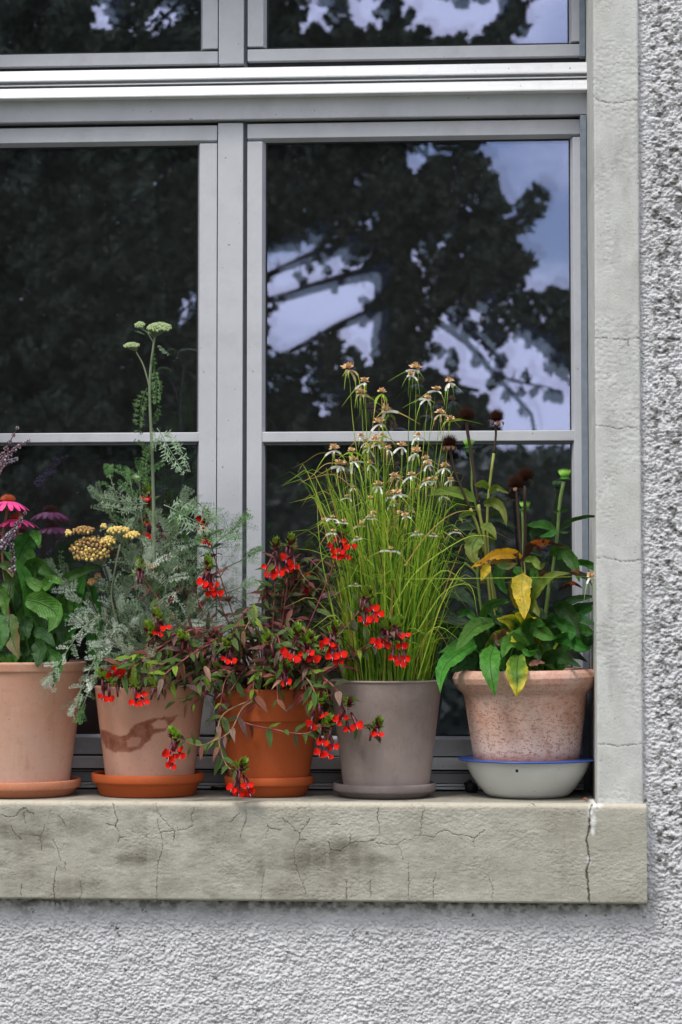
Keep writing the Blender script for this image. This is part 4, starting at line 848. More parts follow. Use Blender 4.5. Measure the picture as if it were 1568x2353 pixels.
# ------------------------------------------------------------------ left pot: pink coneflower
pc = thing('coneflower', 'pink flowering coneflower with broad glossy green leaves in the leftmost pot', 'plant', T1)
M_PINK = simple('pink petal', (.72, .06, .24), .55, .3, 60); M_ORCONE = simple('orange cone', (.30, .055, .015), .9, .4, 150, spec=.05); M_ORTIP = simple('orange cone tips', (.42, .085, .02), .5)
def pinkflower(cx, cy, r, pr, d, droop, n, tilt=0):
    c = P(cx, cy, d); k = scale_at(d); R = r * k; fl = MB(); fl.ball(c, R * .85, seg=14, rings=8, sc=(1, 1, .72))
    for i in range(150):
        q = fib(150, i, .98, .0); p = c + Vector((q.x, q.y, q.z * .75)) * R * .8; t = c + Vector((q.x, q.y, q.z * .85)) * R * 1.12; s = q.orthogonal().normalized() * R * .06; s2 = q.cross(s).normalized() * R * .06
        fl.add([p + s, p + s2, p - s - s2, t], [(0, 1, 3), (1, 2, 3), (2, 0, 3)], mi=1)
    h = fl.build('flower_head', [M_ORCONE, M_ORTIP], pc)
    b = MB(); b.ball(c - Vector((0, 0, R * .55)), R * .62, seg=10, rings=6, sc=(1, 1, .8)); b.build('calyx', M_BUD, h)
    for i in range(n):
        a = 6.283 * (i + random.uniform(-.2, .2)) / n; u = Vector((math.cos(a), math.sin(a), 0)); e = Vector((-u.y, u.x, 0)); L_ = pr * k * random.uniform(.88, 1.08); b = MB(); vs, fs, uv = [], [], []
        for j in range(6):
            v = j / 5; w = R * (.20 + .15 * math.sin(v * 2.6)) * (1 if v < .95 else .6); p = c + u * (R * .7 + (L_ - R * .7) * v) + Vector((0, 0, -R * .15 - droop * L_ * v ** 1.5 + tilt * u.x * L_ * v))
            for q in (-1, 0, 1): vs.append(p + e * w * q + Vector((0, 0, -.12 * w * (q == 0)))); uv.append((.5 + q / 2, v))
        for j in range(5): fs += [(j * 3, j * 3 + 1, j * 3 + 4, j * 3 + 3), (j * 3 + 1, j * 3 + 2, j * 3 + 5, j * 3 + 4)]
        b.add(vs, fs, uv); b.build('petal', M_PINK, h)
D0 = lambda X, Y: (X, Y)
pinkflower(18, 1149, 18, 54, .12, .42, 15); pinkflower(38, 1190, 16, 50, .15, .40, 16)
pinkflower(-40, 1205, 17, 55, .16, .4, 14)
stalk(pc, D0, [(17,1162),(12,1200),(4,1260),(20,1400),(40,1520)], .0038, M_STEMP, (.12, .16)); stalk(pc, D0, [(39,1203),(42,1270),(52,1380),(55,1520)], .0038, M_STEMP, (.15, .17)); stalk(pc, D0, [(-45,1215),(-30,1400),(20,1520)], .0038, M_STEMP, (.15, .17))
for f, pts, wd, mt, kw in [
 (c1, [(100,560),(135,470),(180,400),(215,365)], 150, 'g', dict(d=(.14,.12), roll=.2)), (c1, [(190,360),(235,390),(240,455)], 62, 'b', dict(d=(.11,.10), roll=.2)),
 (c1, [(195,1000),(182,760),(160,640),(100,550),(10,465)], 85, 'b', dict(d=(.13,.10), roll=.4)), (c1, [(385,690),(430,640),(540,595),(655,572)], 62, 'g', dict(d=(.10,.08), roll=.2)),
 (c1, [(150,600),(230,560),(300,610),(408,690)], 95, 'g', dict(d=(.13,.08), roll=.4)), (c1, [(160,640),(250,700),(330,655),(405,685)], 80, 'b', dict(d=(.12,.07), roll=-.3)),
 (c1, [(270,1010),(215,850),(180,780)], 60, 'g', dict(d=(.11,.08))), (c1, [(160,785),(240,800),(330,850),(345,900),(300,992)], 150, 'b', dict(d=(.08,.03), roll=.1)),
 (c1, [(60,870),(50,950),(75,1040),(122,1155)], 145, 't', dict(d=(.07,.0), roll=.1)), (c1, [(190,895),(160,950),(182,1025)], 92, 'd', dict(d=(.09,.06))), (c1, [(0,560),(50,575),(82,645)], 60, 't', dict(d=(.1,.08))),
 (c1, [(60,650),(40,740),(20,890)], 100, 'g', dict(d=(.11,.08), roll=.2)), (c1, [(100,600),(120,700),(110,850)], 90, 'd', dict(d=(.15,.13))), (c1, [(120,1050),(160,1100),(150,1160)], 90, 'd', dict(d=(.06,.03))),
 (c1, [(215,1050),(245,1100),(235,1210)], 115, 'd', dict(d=(.05,.0), roll=.2)), (c1, [(205,980),(280,1000),(352,1085)], 78, 'd', dict(d=(.09,.05))), (c1, [(350,920),(380,960),(395,1065)], 95, 'd', dict(d=(.09,.06))),
 (c1, [(420,760),(490,780),(545,830)], 100, 'd', dict(d=(.15,.13))), (c1, [(370,740),(440,820),(430,960)], 130, 'd', dict(d=(.15,.13))), (c1, [(300,1100),(365,1180),(332,1335)], 80, 'g', dict(d=(.03,-.01), roll=.2)),
 (c1, [(0,1030),(35,1070),(70,1135)], 105, 's', dict(d=(.06,.02))), (c1, [(-20,700),(20,780),(45,900)], 95, 'b', dict(d=(.1,.07), roll=.4)), (c1, [(200,620),(280,640),(330,740)], 150, 'd', dict(d=(.15,.14))),
 (c1, [(160,520),(190,500),(205,580)], 70, 'b', dict(d=(.13,.12))), (c1, [(210,700),(290,800),(300,900)], 140, 'd', dict(d=(.16,.15))), (c1, [(-40,860),(0,980),(0,1100)], 120, 'g', dict(d=(.06,.0))),
 (c1, [(240,455),(262,440)], 14, 't', dict(d=(.1,.1))), (c1, [(300,860),(260,960),(240,1060)], 60, 'd', dict(d=(.12,.1)))]:
    leaf(pc, f, pts, wd, mt, **kw)
for i in range(16):
    x0 = random.gauss(50, 45); a = random.uniform(-1.1, 1.2); L_ = random.uniform(120, 260); ex, ey = min(x0 + L_ * math.sin(a) * .8, 205), 1500 - L_ * math.cos(a)
    leaf(pc, D0, [(x0, 1530), ((x0 + ex) / 2, (1510 + ey) / 2 - 25), (ex, ey)], random.uniform(34, 50), random.choice('ggbd'), d=(.15, random.uniform(.06, .16)), roll=random.uniform(-.4, .6))
for i in range(36):
    x0 = random.gauss(45, 55); a = random.uniform(-1.2, 1.2); L_ = random.uniform(90, 230); ex, ey = x0 + L_ * math.sin(a) * .9, 1520 - L_ * math.cos(a)
    if ex > 200: ex = 200
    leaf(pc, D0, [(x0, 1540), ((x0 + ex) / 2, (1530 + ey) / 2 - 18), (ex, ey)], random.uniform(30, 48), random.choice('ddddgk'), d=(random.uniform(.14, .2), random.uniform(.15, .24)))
# ------------------------------------------------------------------ catmint spikes at the left edge
cm = thing('catmint', 'greyish purple catmint spikes rising among the pink coneflower stems at the left edge', 'plant', P(-20, 1525, .15))
M_CAT = simple('dusty purple calyx', (.24, .15, .18), .8, .4, 120); M_CATW = simple('pale lilac floret', (.55, .50, .62), .6)
for pl, dd, wht in (([(-25,1180),(-8,1080),(12,1035),(40,983)], .10, .05), ([(-30,1150),(0,1075),(30,1035),(66,1012)], .13, .15), ([(-20,1110),(5,1068),(38,1054)], .14, .8), ([(-10,1300),(10,1250),(28,1222),(48,1190)], .08, .3), ([(-15,1270),(6,1245),(20,1225)], .07, .2), ([(20,1380),(30,1300),(28,1240),(58,1178)], .09, .25)):
    pts = catmull([P(*p, dd) for p in pl], 20); b = MB(); b.tube(pts, .0013, 5)
    for i, p in enumerate(pts[6:]):
        if i % 2: continue
        sz = .0075 * (1 - .5 * i / 15)
        for q in range(9):
            v = fib(9, q) * sz; b.ball(p + v, sz * .42, mi=1 if random.random() > wht else 2, seg=5, rings=3, jit=.3)
    b.build('flower_spike', [M_STEMD, M_CAT, M_CATW], cm)

# ------------------------------------------------------------------ repeated small leaves
def frame_m(p, d, nrm, s, sw=None):
    d = d.normalized(); y = nrm.cross(d)
    if y.length < 1e-3: y = d.orthogonal()
    y.normalize(); z = d.cross(y); sw = sw or s
    return Matrix(((d.x * s, y.x * sw, z.x * s, p.x), (d.y * s, y.y * sw, z.y * s, p.y), (d.z * s, y.z * sw, z.z * s, p.z), (0, 0, 0, 1)))
def scatter(parent, name, items, protos, cap=285, stuffname=None):
    """items: (proto index, matrix, material, rank); the cap nearest become single parts, the rest one part"""
    items = sorted(items, key=lambda t: t[3]); meshes = {}
    for k, M, mt, _ in items[:cap]:
        key = (k, mt.name)
        if key not in meshes:
            me = protos[k].mesh(name, mt, True, (0, 0, 0))[0]; meshes[key] = me
        place(name, meshes[key], parent, M)
    rest = items[cap:]
    if not rest: return
    mats = sorted({t[2].name for t in rest}); V, Fq, U, MI = [], [], [], []; off = 0
    arr = [(np.array([tuple(v) for v in p.v]), p.f, p.u) for p in protos]; vs, fs, us, mi = [], [], [], []
    for k, M, mt, _ in rest:
        a, f, u = arr[k]; m = np.array(M); vs.append(a @ m[:3, :3].T + m[:3, 3]); fs += [tuple(i + off for i in q) for q in f]; us += list(u); mi += [mats.index(mt.name)] * len(f); off += len(a)
    b = MB(); b.v = [tuple(v) for v in np.concatenate(vs)]; b.f = fs; b.u = us; b.mi = mi
    o = b.build(stuffname or name + '_mass', [bpy.data.materials[m] for m in mats], parent, True); o['kind'] = 'stuff'
def rdir(): return Vector((random.gauss(0, 1), random.gauss(0, 1), random.gauss(0, 1))).normalized()

# ------------------------------------------------------------------ yarrow, second pot
ya = thing('yarrow', 'silvery feathery yarrow with tan and yellow flower heads and one tall flowering stem', 'plant', T2)
def mat_y(name, c1, c2): return mat_leaf(name, c1, c2, veins=False, var=.3, rough=.75, trans=.15)
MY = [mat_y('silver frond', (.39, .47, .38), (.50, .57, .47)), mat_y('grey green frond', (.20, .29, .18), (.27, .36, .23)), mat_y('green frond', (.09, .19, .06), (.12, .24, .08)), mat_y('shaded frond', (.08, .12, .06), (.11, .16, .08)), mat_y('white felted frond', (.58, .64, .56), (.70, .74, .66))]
M_YSTEM = simple('grey green stem', (.17, .21, .12), .7); M_YSTEMD = simple('brown stem', (.055, .042, .028), .8)
def frond(seed, dense=1.0, curl=.18, airy=False):
    r = random.Random(seed); b = MB(); n = int(10 * dense)
    spine = [Vector((t, .07 * math.sin(3.2 * t + seed), -curl * t * t + .03 * math.sin(7 * t + seed))) for t in np.linspace(0, 1, 10)]
    b.tube(spine, [.011 - .008 * i / 9 for i in range(10)], 4, cap=False)
    for i in range(n):
        t = min(.99, .10 + .9 * (i + r.uniform(-.35, .35)) / n); q = t * 9; j = min(int(q), 8); p = spine[j].lerp(spine[j + 1], q - j); L_ = (.20 if not airy else .24) * math.sin(math.pi * min(1, t * .86 + .10)) ** .6 * r.uniform(.62, 1.2) + .02
        for sgn in (-1, 1):
            d = Vector((r.uniform(.35, .8), sgn * .85, r.uniform(-.5, .7))).normalized(); s = Vector((-d.y, d.x, 0)).normalized(); wd = .017 if not airy else .009
            up = Vector((0, 0, r.uniform(-.02, .03))); tip = p + d * L_ + up
            b.add([p - s * wd * .5, p + d * L_ * .5 - s * wd, tip, p + d * L_ * .5 + s * wd], [(0, 1, 2, 3)])
            for f_, sg in ((.35, 1), (.55, -1), (.72, 1), (.45, -1), (.8, -1)):
                a = p + d * L_ * f_; e = (d * .7 + s * sg * .75 + Vector((0, 0, r.uniform(-.3, .5)))).normalized(); l2 = L_ * .46; g = e.cross(Vector((0, 0, 1))).normalized() * wd * .75
                b.add([a - g, a + e * l2 * .6 - g * .9, a + e * l2, a + e * l2 * .6 + g * .9], [(0, 1, 2, 3)])
    return b
FR = [frond(1), frond(2, 1.1, .3), frond(3, .9, .05), frond(4, 1, .45), frond(5, .8, .2, True), frond(6, .9, .35, True)]
items = []
def ystem(pts, d, r=.0022, mat=None, L_=75, every=26, start=.35, mats=(0, 1), air=False, tipf=True, up=0.):
    p3 = [P(*p, d[0] + (d[1] - d[0]) * i / (len(pts) - 1)) for i, p in enumerate(pts)]; n = 24; sp = catmull(p3, n); b = MB(); b.tube(sp, [r * (1 - .5 * i / n) for i in range(n + 1)], 5); b.build('stem', mat or M_YSTEM, ya)
    tot = sum((sp[i + 1] - sp[i]).length for i in range(n)); k = max(1, int(tot * (1 - start) / (every * .001))); a = random.uniform(0, 6)
    for i in range(k):
        t = start + (1 - start) * i / k; q = t * n; j = min(int(q), n - 1); p = sp[j].lerp(sp[j + 1], q - j); T = (sp[j + 1] - sp[j]).normalized(); a += 2.4; o = T.orthogonal().normalized(); o = Matrix.Rotation(a, 3, T) @ o
        if o.y > .3: o.y *= -.5
        dr = (T * .75 + o * .95 + Vector((0, 0, up))).normalized(); l = L_ * .001 * random.uniform(.7, 1.15) * (1 - .25 * t)
        items.append((random.choice((4, 5)) if air else random.randrange(4), frame_m(p, dr, (Vector((0, -1, .5)) + rdir() * .6), l), MY[random.choice(mats)], p.y - l * .5))
    if tipf:
        T = (sp[-1] - sp[-3]).normalized()
        for q in range(3): items.append((random.randrange(4), frame_m(sp[-1] - T * .01, (T + rdir() * .35).normalized(), Vector((0, -1, .4)) + rdir() * .4, L_ * .0007), MY[mats[0]], sp[-1].y - .02))
B2 = (345, 1590)
for e, mid, d, kw in [
 ((110,1560),(230,1420),(.16,-.01),dict(mats=(0,4,0,1), L_=46, every=12, start=.45)), ((165,1625),(270,1440),(.15,-.015),dict(mats=(0,4,0,1), L_=46, every=12, start=.45)), ((183,1640),(250,1500),(.16,.02),dict(mats=(2,1), L_=50, every=13, start=.5)),
 ((150,1345),(250,1440),(.18,.10),dict(mats=(0,4,1), L_=62)), ((125,1310),(220,1400),(.22,.20),dict(mats=(1,3), L_=65)), ((185,1430),(270,1480),(.14,.05),dict(mats=(0,4), L_=58, every=18)),
 ((252,1090),(310,1280),(.2,.2),dict(mats=(2,1), L_=70, start=.5)), ((232,1142),(310,1300),(.18,.14),dict(mats=(1,2), L_=84, start=.55)), ((300,1105),(330,1300),(.19,.18),dict(mats=(2,1), L_=70, start=.45)), ((318,1080),(330,1250),(.18,.18),dict(mats=(2,1), L_=62, start=.6)),
 ((420,1150),(370,1300),(.18,.14),dict(mats=(1,2,0), L_=82, start=.5)), ((490,1182),(420,1180),(.16,.10),dict(mats=(1,1,0), L_=62, every=14, start=.35)), ((548,1205),(470,1290),(.17,.12),dict(mats=(2,1,2), L_=72, start=.4, air=True)), ((575,1275),(470,1350),(.17,.12),dict(mats=(2,1), L_=66, start=.4, air=True)),
 ((560,1345),(470,1400),(.16,.10),dict(mats=(1,3), L_=70, start=.35, air=True)), ((545,1420),(450,1450),(.16,.08),dict(mats=(1,0), L_=72, start=.35, air=True)), ((590,1410),(500,1380),(.18,.2),dict(mats=(1,3), L_=72, start=.3, air=True)),
 ((450,1250),(390,1350),(.17,.13),dict(mats=(1,2), L_=85)), ((400,1215),(370,1340),(.16,.12),dict(mats=(1,2,0), L_=90)), ((350,1200),(345,1360),(.16,.12),dict(mats=(1,0), L_=80)), ((395,1300),(365,1420),(.14,.09),dict(mats=(1,0,4), L_=70)),
 ((300,1290),(320,1400),(.17,.13),dict(mats=(1,0), L_=76)), ((250,1330),(290,1420),(.16,.11),dict(mats=(0,4,1), L_=68)), ((340,1290),(340,1400),(.14,.08),dict(mats=(0,4,1), L_=66)), ((280,1400),(310,1480),(.13,.06),dict(mats=(0,1), L_=62)),
 ((230,1480),(290,1500),(.12,.03),dict(mats=(0,1,4), L_=58)), ((330,1440),(340,1500),(.12,.06),dict(mats=(1,3), L_=66)), ((380,1420),(360,1500),(.12,.06),dict(mats=(1,3,0), L_=66)), ((440,1400),(400,1480),(.13,.08),dict(mats=(1,0), L_=72)),
 ((440,1480),(400,1530),(.12,.06),dict(mats=(1,3), L_=62)), ((480,1450),(420,1500),(.13,.1),dict(mats=(0,1), L_=66, air=True)), ((500,1520),(440,1530),(.14,.1),dict(mats=(1,3), L_=62, air=True)), ((300,1500),(320,1540),(.11,.03),dict(mats=(4,0), L_=55)),
 ((345,1505),(345,1545),(.1,.0),dict(mats=(4,0), L_=52)), ((210,1570),(260,1530),(.12,.02),dict(mats=(0,4), L_=50, every=14)), ((520,1620),(500,1560),(.2,.2),dict(mats=(3,), L_=62, air=True)), ((498,1680),(490,1600),(.22,.22),dict(mats=(3,), L_=50, air=True)),
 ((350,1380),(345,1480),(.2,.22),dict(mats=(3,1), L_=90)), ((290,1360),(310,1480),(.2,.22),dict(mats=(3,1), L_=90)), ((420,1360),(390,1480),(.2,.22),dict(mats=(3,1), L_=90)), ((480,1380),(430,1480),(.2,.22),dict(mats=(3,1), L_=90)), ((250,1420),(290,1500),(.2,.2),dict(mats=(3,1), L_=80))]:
    kw.setdefault('every', 16)
    if e[1] < 1215 and e[0] < 500: kw['every'] = 24; kw['L_'] = kw['L_'] * .85; kw['start'] = .5
    ystem([B2, mid, e], d, **kw)
# the tall flowering stem
tall = [(354,1400),(354,1220),(350,1050),(344,890),(352,800),(357,765)]
sp = catmull([P(*p, .11) for p in tall], 30); b = MB(); b.tube(sp, [.0047 - .0024 * i / 30 for i in range(31)], 8); b.build('stem', M_YSTEM, ya)
for (pts, r) in (([(345,893),(330,840),(313,808)], .0022), ([(352,785),(340,765),(330,757)], .0018), ([(354,775),(362,758)], .002), ([(354,775),(350,758)], .0018), ([(355,770),(372,755)], .0018)): stalk(ya, D0, pts, r, M_YSTEM, (.11, .108))
def hero(x0, y0, x1, y1, mt, d=.11, k=0, w=1.): 
    a, c = P(x0, y0, d), P(x1, y1, d - .02); items.append((k, frame_m(a, c - a, Vector((0, -1, .3)) + rdir() * .15, (c - a).length, (c - a).length * w * 1.25), MY[mt], -9))
for h in ((343,892,310,980,2,.105,3,.8),(350,850,362,925,2,.1,0,.7),(347,865,352,810,2,.12,2,.6),(351,975,366,930,2,.1,2,.7),(355,990,436,1070,1,.1,1,.9),(350,1040,307,1010,2,.1,2,.6),(345,1110,248,1072,2,.12,2,.55),(340,1150,226,1150,1,.12,0,.9),(352,1085,373,1060,2,.1,0,.9),(350,1100,318,1085,2,.1,0,.9),
          (362,792,388,814,1,.1,2,.5),(333,768,311,760,1,.1,2,.35),(352,1020,325,1065,2,.1,3,.9),(352,1060,330,1040,2,.1,0,.7),(350,985,357,1030,1,.1,1,.5),(375,1170,495,1195,1,.1,1,1.),(440,1250,550,1215,2,.1,0,.6),(380,1200,440,1165,2,.11,2,.8),(130,1590,112,1555,4,.0,0,.9)): hero(*h)
scatter(ya, 'frond', items, FR, 285, 'frond_mass')
M_YB = simple('green white yarrow buds', (.33, .42, .20), .7, .3, 200); M_YT = simple('tan yarrow florets', (.36, .20, .07), .8, .35, 200); M_YY = simple('yellow yarrow florets', (.68, .50, .14), .6, .2, 200)
def umbel(cx, cy, rx, ry, n, d, mats, sz, stem=None, dome=.4, fr=None):
    c = P(cx, cy, d); k = scale_at(d); b = MB(); root = c - Vector((0, 0, ry * k * 1.6)) if stem is None else P(*stem, d)
    for i in range(n):
        q = math.sqrt((i + .5) / n); a = i * 2.39996; x, y = q * math.cos(a), q * math.sin(a); p = c + Vector((x * rx * k, y * rx * k * .8, (dome * (1 - q * q) - .2) * ry * k * 2 + y * ry * k * .8 + random.uniform(-.1, .1) * ry * k))
        mi = 1 if random.random() < (fr if fr is not None else .5) else 2
        b.ball(p, sz * .88 * k * random.uniform(.8, 1.15), mi=mi, seg=6, rings=4, sc=(1, 1, 1.05), jit=.15)
        if sz > 3: b.ball(p - Vector((0, 0, sz * k * .7)), sz * k * .6, mi=0, seg=5, rings=3)
        if i % 2 == 0: b.tube([root.lerp(p, .15), p], .0006, 3, mi=0, cap=False)
    b.build('flower_head', [M_YSTEM] + mats, ya)
umbel(366, 748, 29, 13, 130, .108, [M_YB, M_YB], 3.1, (354, 775)); umbel(322, 744, 12, 8, 34, .108, [M_YB, M_YB], 3.0, (332, 760)); umbel(303, 791, 19, 7.5, 55, .108, [M_YB, M_YB], 2.9, (313, 808)); umbel(345, 761, 5, 6, 12, .105, [M_YB, M_YB], 2.6, (352, 775)); umbel(312, 1095, 7, 4, 14, .12, [M_YB, M_YB], 2.8)
umbel(192, 1216, 26, 9, 34, .10, [M_YT, M_YY], 4.4, fr=.85); umbel(210, 1250, 50, 26, 95, .095, [M_YT, M_YY], 4.6, (240, 1300), fr=.72); umbel(212, 1272, 40, 14, 60, .085, [M_YT, M_YY], 4.8, (240, 1300), fr=.42); umbel(157, 1223, 7, 6, 9, .09, [M_YY, M_YY], 4.6)
umbel(272, 1216, 26, 8, 30, .095, [M_YY, M_YY], 4.8, (275, 1250)); umbel(303, 1227, 18, 8, 26, .09, [M_YY, M_YY], 4.8, (275, 1250)); umbel(250, 1240, 16, 12, 30, .09, [M_YY, M_YT], 4.4, (275, 1260), fr=.8); umbel(238, 1208, 6, 5, 6, .1, [M_YY, M_YY], 4.4)
umbel(212, 1335, 10, 7, 16, .1, [M_YT, M_YT], 4); umbel(345, 1302, 14, 8, 26, .1, [M_YT, M_YT], 4.2); umbel(225, 1322, 8, 5, 8, .1, [M_YT, M_YT], 4)
stalk(ya, D0, [(240,1300),(262,1380),(278,1450),(300,1560)], .0026, M_YSTEMD, (.09, .15)); stalk(ya, D0, [(276,1250),(262,1320),(256,1370),(270,1440)], .0022, M_YSTEM, (.09, .11)); stalk(ya, D0, [(190,1300),(215,1390),(250,1450)], .0018, M_YSTEMD, (.1, .13))

# ------------------------------------------------------------------ cuphea, orange pot
cu = thing('cuphea', 'trailing cuphea with small red and violet flowers and bronze leaves, spilling from the orange pot', 'plant', T3)
MC = dict(g=mat_leaf('cuphea green', (.08, .15, .035), (.12, .20, .045), nervy=8), r=mat_leaf('cuphea bronze', (.22, .075, .055), (.30, .12, .08), nervy=8), m=mat_leaf('cuphea mauve', (.24, .14, .12), (.31, .19, .16), nervy=8),
          d=mat_leaf('cuphea dark', (.05, .07, .028), (.08, .075, .035), nervy=8), s=mat_leaf('cuphea scarlet leaf', (.36, .05, .05), (.28, .06, .05), nervy=8), t=mat_leaf('cuphea tan leaf', (.42, .26, .15), (.30, .16, .10), veins=False), l=mat_leaf('cuphea lime tip', (.20, .34, .035), (.30, .44, .05), nervy=6))
M_PSTEM = simple('red pink stem', (.30, .065, .07), .55); M_TANSTEM = simple('tan stem', (.30, .17, .09), .7); M_MAROON = simple('maroon tube', (.10, .010, .022), .5, .3, 90); M_REDP = simple('scarlet petal', (.60, .012, .005), .85, .35, 60, spec=.1); M_VIOL = simple('violet throat', (.045, .008, .07), .5); M_WHITE = simple('pale stamen', (.6, .35, .38), .6)
def lproto(seed, w=.13, curl=.2, tw=0):
    r = random.Random(seed); b = MB(); vs, uv, fs = [], [], []; n = 8; cux = (-1, -.5, 0, .5, 1)
    for i in range(n + 1):
        v = i / n; ww = w * max(.03, math.sin(math.pi * min(1, v * .97 + .03) ** .8)) ; a = tw * v
        for u in cux:
            y, z = ww * u * math.cos(a), ww * u * math.sin(a) + ww * .35 * abs(u) + .02 * math.sin(v * 14 + seed) * u * u
            vs.append((v, y, z - curl * v * v)); uv.append((.5 + u / 2, v))
    for i in range(n):
        for j in range(4): fs.append((i * 5 + j, i * 5 + j + 1, (i + 1) * 5 + j + 1, (i + 1) * 5 + j))
    b.add(vs, fs, uv); return b
CL = [lproto(1), lproto(2, .15, .35), lproto(3, .11, .1, .6), lproto(4, .14, .5, -.5), lproto(5, .17, .25, .2)]
def floret_mesh(seed):
    r = random.Random(seed); b = MB()                        # origin at the mouth, tube runs up along +Z
    b.tube([(0, .004, .036), (0, .003, .024), (0, .001, .010), (0, 0, 0)], [.0026, .0040, .0042, .0046], 7, mi=0)
    b.ball((0, -.0015, -.001), .0042, mi=2, seg=7, rings=4)
    for sg in (-1, 1):
        vs, fs = [(sg * .002, -.003, .001)], []; R = .0084 * r.uniform(.85, 1.15); cx, cz = sg * .0082, r.uniform(-.002, .005); m = 9
        for ring, rr_ in ((0, .55), (1, 1.)):
            for i in range(m):
                a = 6.283 * i / m; q = R * rr_ * (1 + .14 * math.sin(3 * a + seed) * ring); vs.append((cx + q * math.cos(a), -.0045 - .002 * ring * math.sin(2 * a + seed) + .0018 * (1 - ring), cz + q * math.sin(a)))
        vs.append((cx, -.0035, cz)); e = len(vs) - 1
        for i in range(m): j = (i + 1) % m; fs += [(e, 1 + i, 1 + j), (1 + i, 1 + m + i, 1 + m + j, 1 + j)]
        fs.append((0, 1 + m // 4, 1 + m // 2)); b.add(vs, fs, mi=1)
    b.tube([(0, -.005, -.001), (.0005, -.008, -.009)], [.0008, .0005], 4, mi=3); return b.mesh('floret', [M_MAROON, M_REDP, M_VIOL, M_WHITE], True, (0, 0, 0))[0]
FLM = [floret_mesh(i) for i in range(4)]
def crown_mesh(seed, n=26):
    r = random.Random(seed); b = MB()
    for i in range(n):
        h = i / n; a = i * 2.4; L_ = .012 + .012 * (1 - abs(h - .35)); u = Vector((math.cos(a), math.sin(a), .35 + h * 1.5)).normalized(); p = Vector((0, 0, -.012 + .026 * h)); s = u.cross(Vector((0, 0, 1))).normalized() * L_ * .26; nn = s.cross(u).normalized() * L_ * .1
        b.add([p, p + u * L_ * .5 - s, p + u * L_ + nn, p + u * L_ * .5 + s], [(0, 1, 2, 3)], [(.5, 0), (0, .5), (.5, 1), (1, .5)], mi=0 if r.random() < .62 + .3 * h else 1)
    b.ball((0, 0, -.006), .0065, mi=1, seg=8, rings=6, sc=(1, 1, 1.6)); return b.mesh('bract_tuft', [MC['l'], M_MAROON], True, (0, 0, 0))[0]
CRM = [crown_mesh(i) for i in range(4)]
CLUS = []
def CC(f, crown, reds, d, path=None, tube=True): CLUS.append((f, crown, reds, d, path))
CC(c9, (530,500), [(465,650),(530,655),(560,690),(490,705)], .10); CC(c9, (635,480), [(595,595),(612,665),(665,645)], .11); CC(c9, (665,700), [(745,720),(765,800),(680,830)], .15)
CC(c9, (990,400), [(978,462),(908,510),(978,540),(950,578),(1012,572),(1048,505)], .07); CC(c9, (1160,850), [(1205,940),(1165,1010),(1220,1015),(1138,1022),(1243,980)], .04)
CC(c9, (1290,1070), [(1225,1180),(1325,1125),(1280,1185)], .03); CC(c9, (1370,1050), [(1435,1125),(1415,1195),(1345,1280),(1400,1320),(1432,1285)], .02); CC(c9, (930,1090), [(905,1180),(868,1205),(930,1200),(925,1275),(985,1258),(970,1305)], .02)
CC(c9, (675,1110), [(615,1270),(652,1282),(600,1250)], .02); CC(c9, (755,1165), [(720,1262),(790,1290),(762,1250)], .02); CC(c9, (210,1190), [(175,1295),(230,1300)], .03); CC(c9, (590,1360), [(612,1450)], .01)
CC(c9, (60,630), [(28,760),(65,785),(100,772),(122,830),(85,835)], .08); CC(c9, (45,300), [(2,335),(28,385),(40,472)], .12)
CC(c6, (740,400), [(780,495),(695,555)], .0); CC(c6, (915,420), [(900,505),(860,530),(930,580),(990,560)], -.01); CC(c6, (795,550), [(780,665),(840,690),(752,732),(800,745)], -.01, [(618,1600),(551,1652),(635,1677),(697,1686),(735,1672),(750,1668)]); CC(c6, (1110,555), [(1120,615)], -.01, [(735,1672),(800,1650),(840,1672),(866,1668)])
CC(c6, (255,820), [(205,955),(240,980),(300,935),(322,975)], -.035, [(600,1600),(515,1640),(503,1700),(522,1760),(548,1768)])
CC(c1, (925,110), [(910,155)], .19); CC(c1, (940,270), [(912,300),(932,390)], .19); CC(c1, (992,890), [(1010,965),(1047,963),(992,1000)], .03)
CC(c5, (735,268), [(715,425),(765,430)], .0); CC(c5, (790,310), [(780,250),(820,225),(870,250),(832,262)], -.01); CC(c5, (955,335), [(985,410),(938,465),(1005,460)], -.01); CC(c5, (1090,330), [], -.015); CC(c5, (860,250), [(905,290)], .0)
CC(c5, (1225,690), [(1235,780),(1170,835),(1195,900),(1258,832)], -.03, [(618,1595),(560,1625),(530,1680),(490,1703),(455,1713),(412,1698)])
CC(c1, (880,590), [], .08); CC(c1, (950,985), [], .03); CC(c1, (1150,1030), [], .03); CC(c9, (470,1160), [], .02)
BASE3 = (618, 1600); lits = []
def cleaves(sp, d0, n, L_, kinds, start=.2):
    tot = sum((sp[i + 1] - sp[i]).length for i in range(len(sp) - 1)); m = len(sp) - 1; a = random.uniform(0, 3)
    for i in range(n):
        t = start + (1 - start) * (i + .3) / n; q = t * m; j = min(int(q), m - 1); p = sp[j].lerp(sp[j + 1], q - j); T = (sp[j + 1] - sp[j]).normalized(); a += 1.57 + random.uniform(-.4, .4); o = Matrix.Rotation(a, 3, T) @ T.orthogonal().normalized()
        for sg in (-1, 1):
            if random.random() < .12: continue
            dr = (T * .55 + o * sg + Vector((0, 0, -.15 + random.uniform(-.3, .25)))).normalized()
            if dr.y > .4: dr.y *= .3
            l = L_ * .001 * random.uniform(.6, 1.15) * (1.05 - .35 * t); items.append((random.randrange(5), frame_m(p, dr, Vector((random.uniform(-.4, .4), -.8, .9)), l), MC[random.choice(kinds)], p.y + random.uniform(0, .03)))
items = []
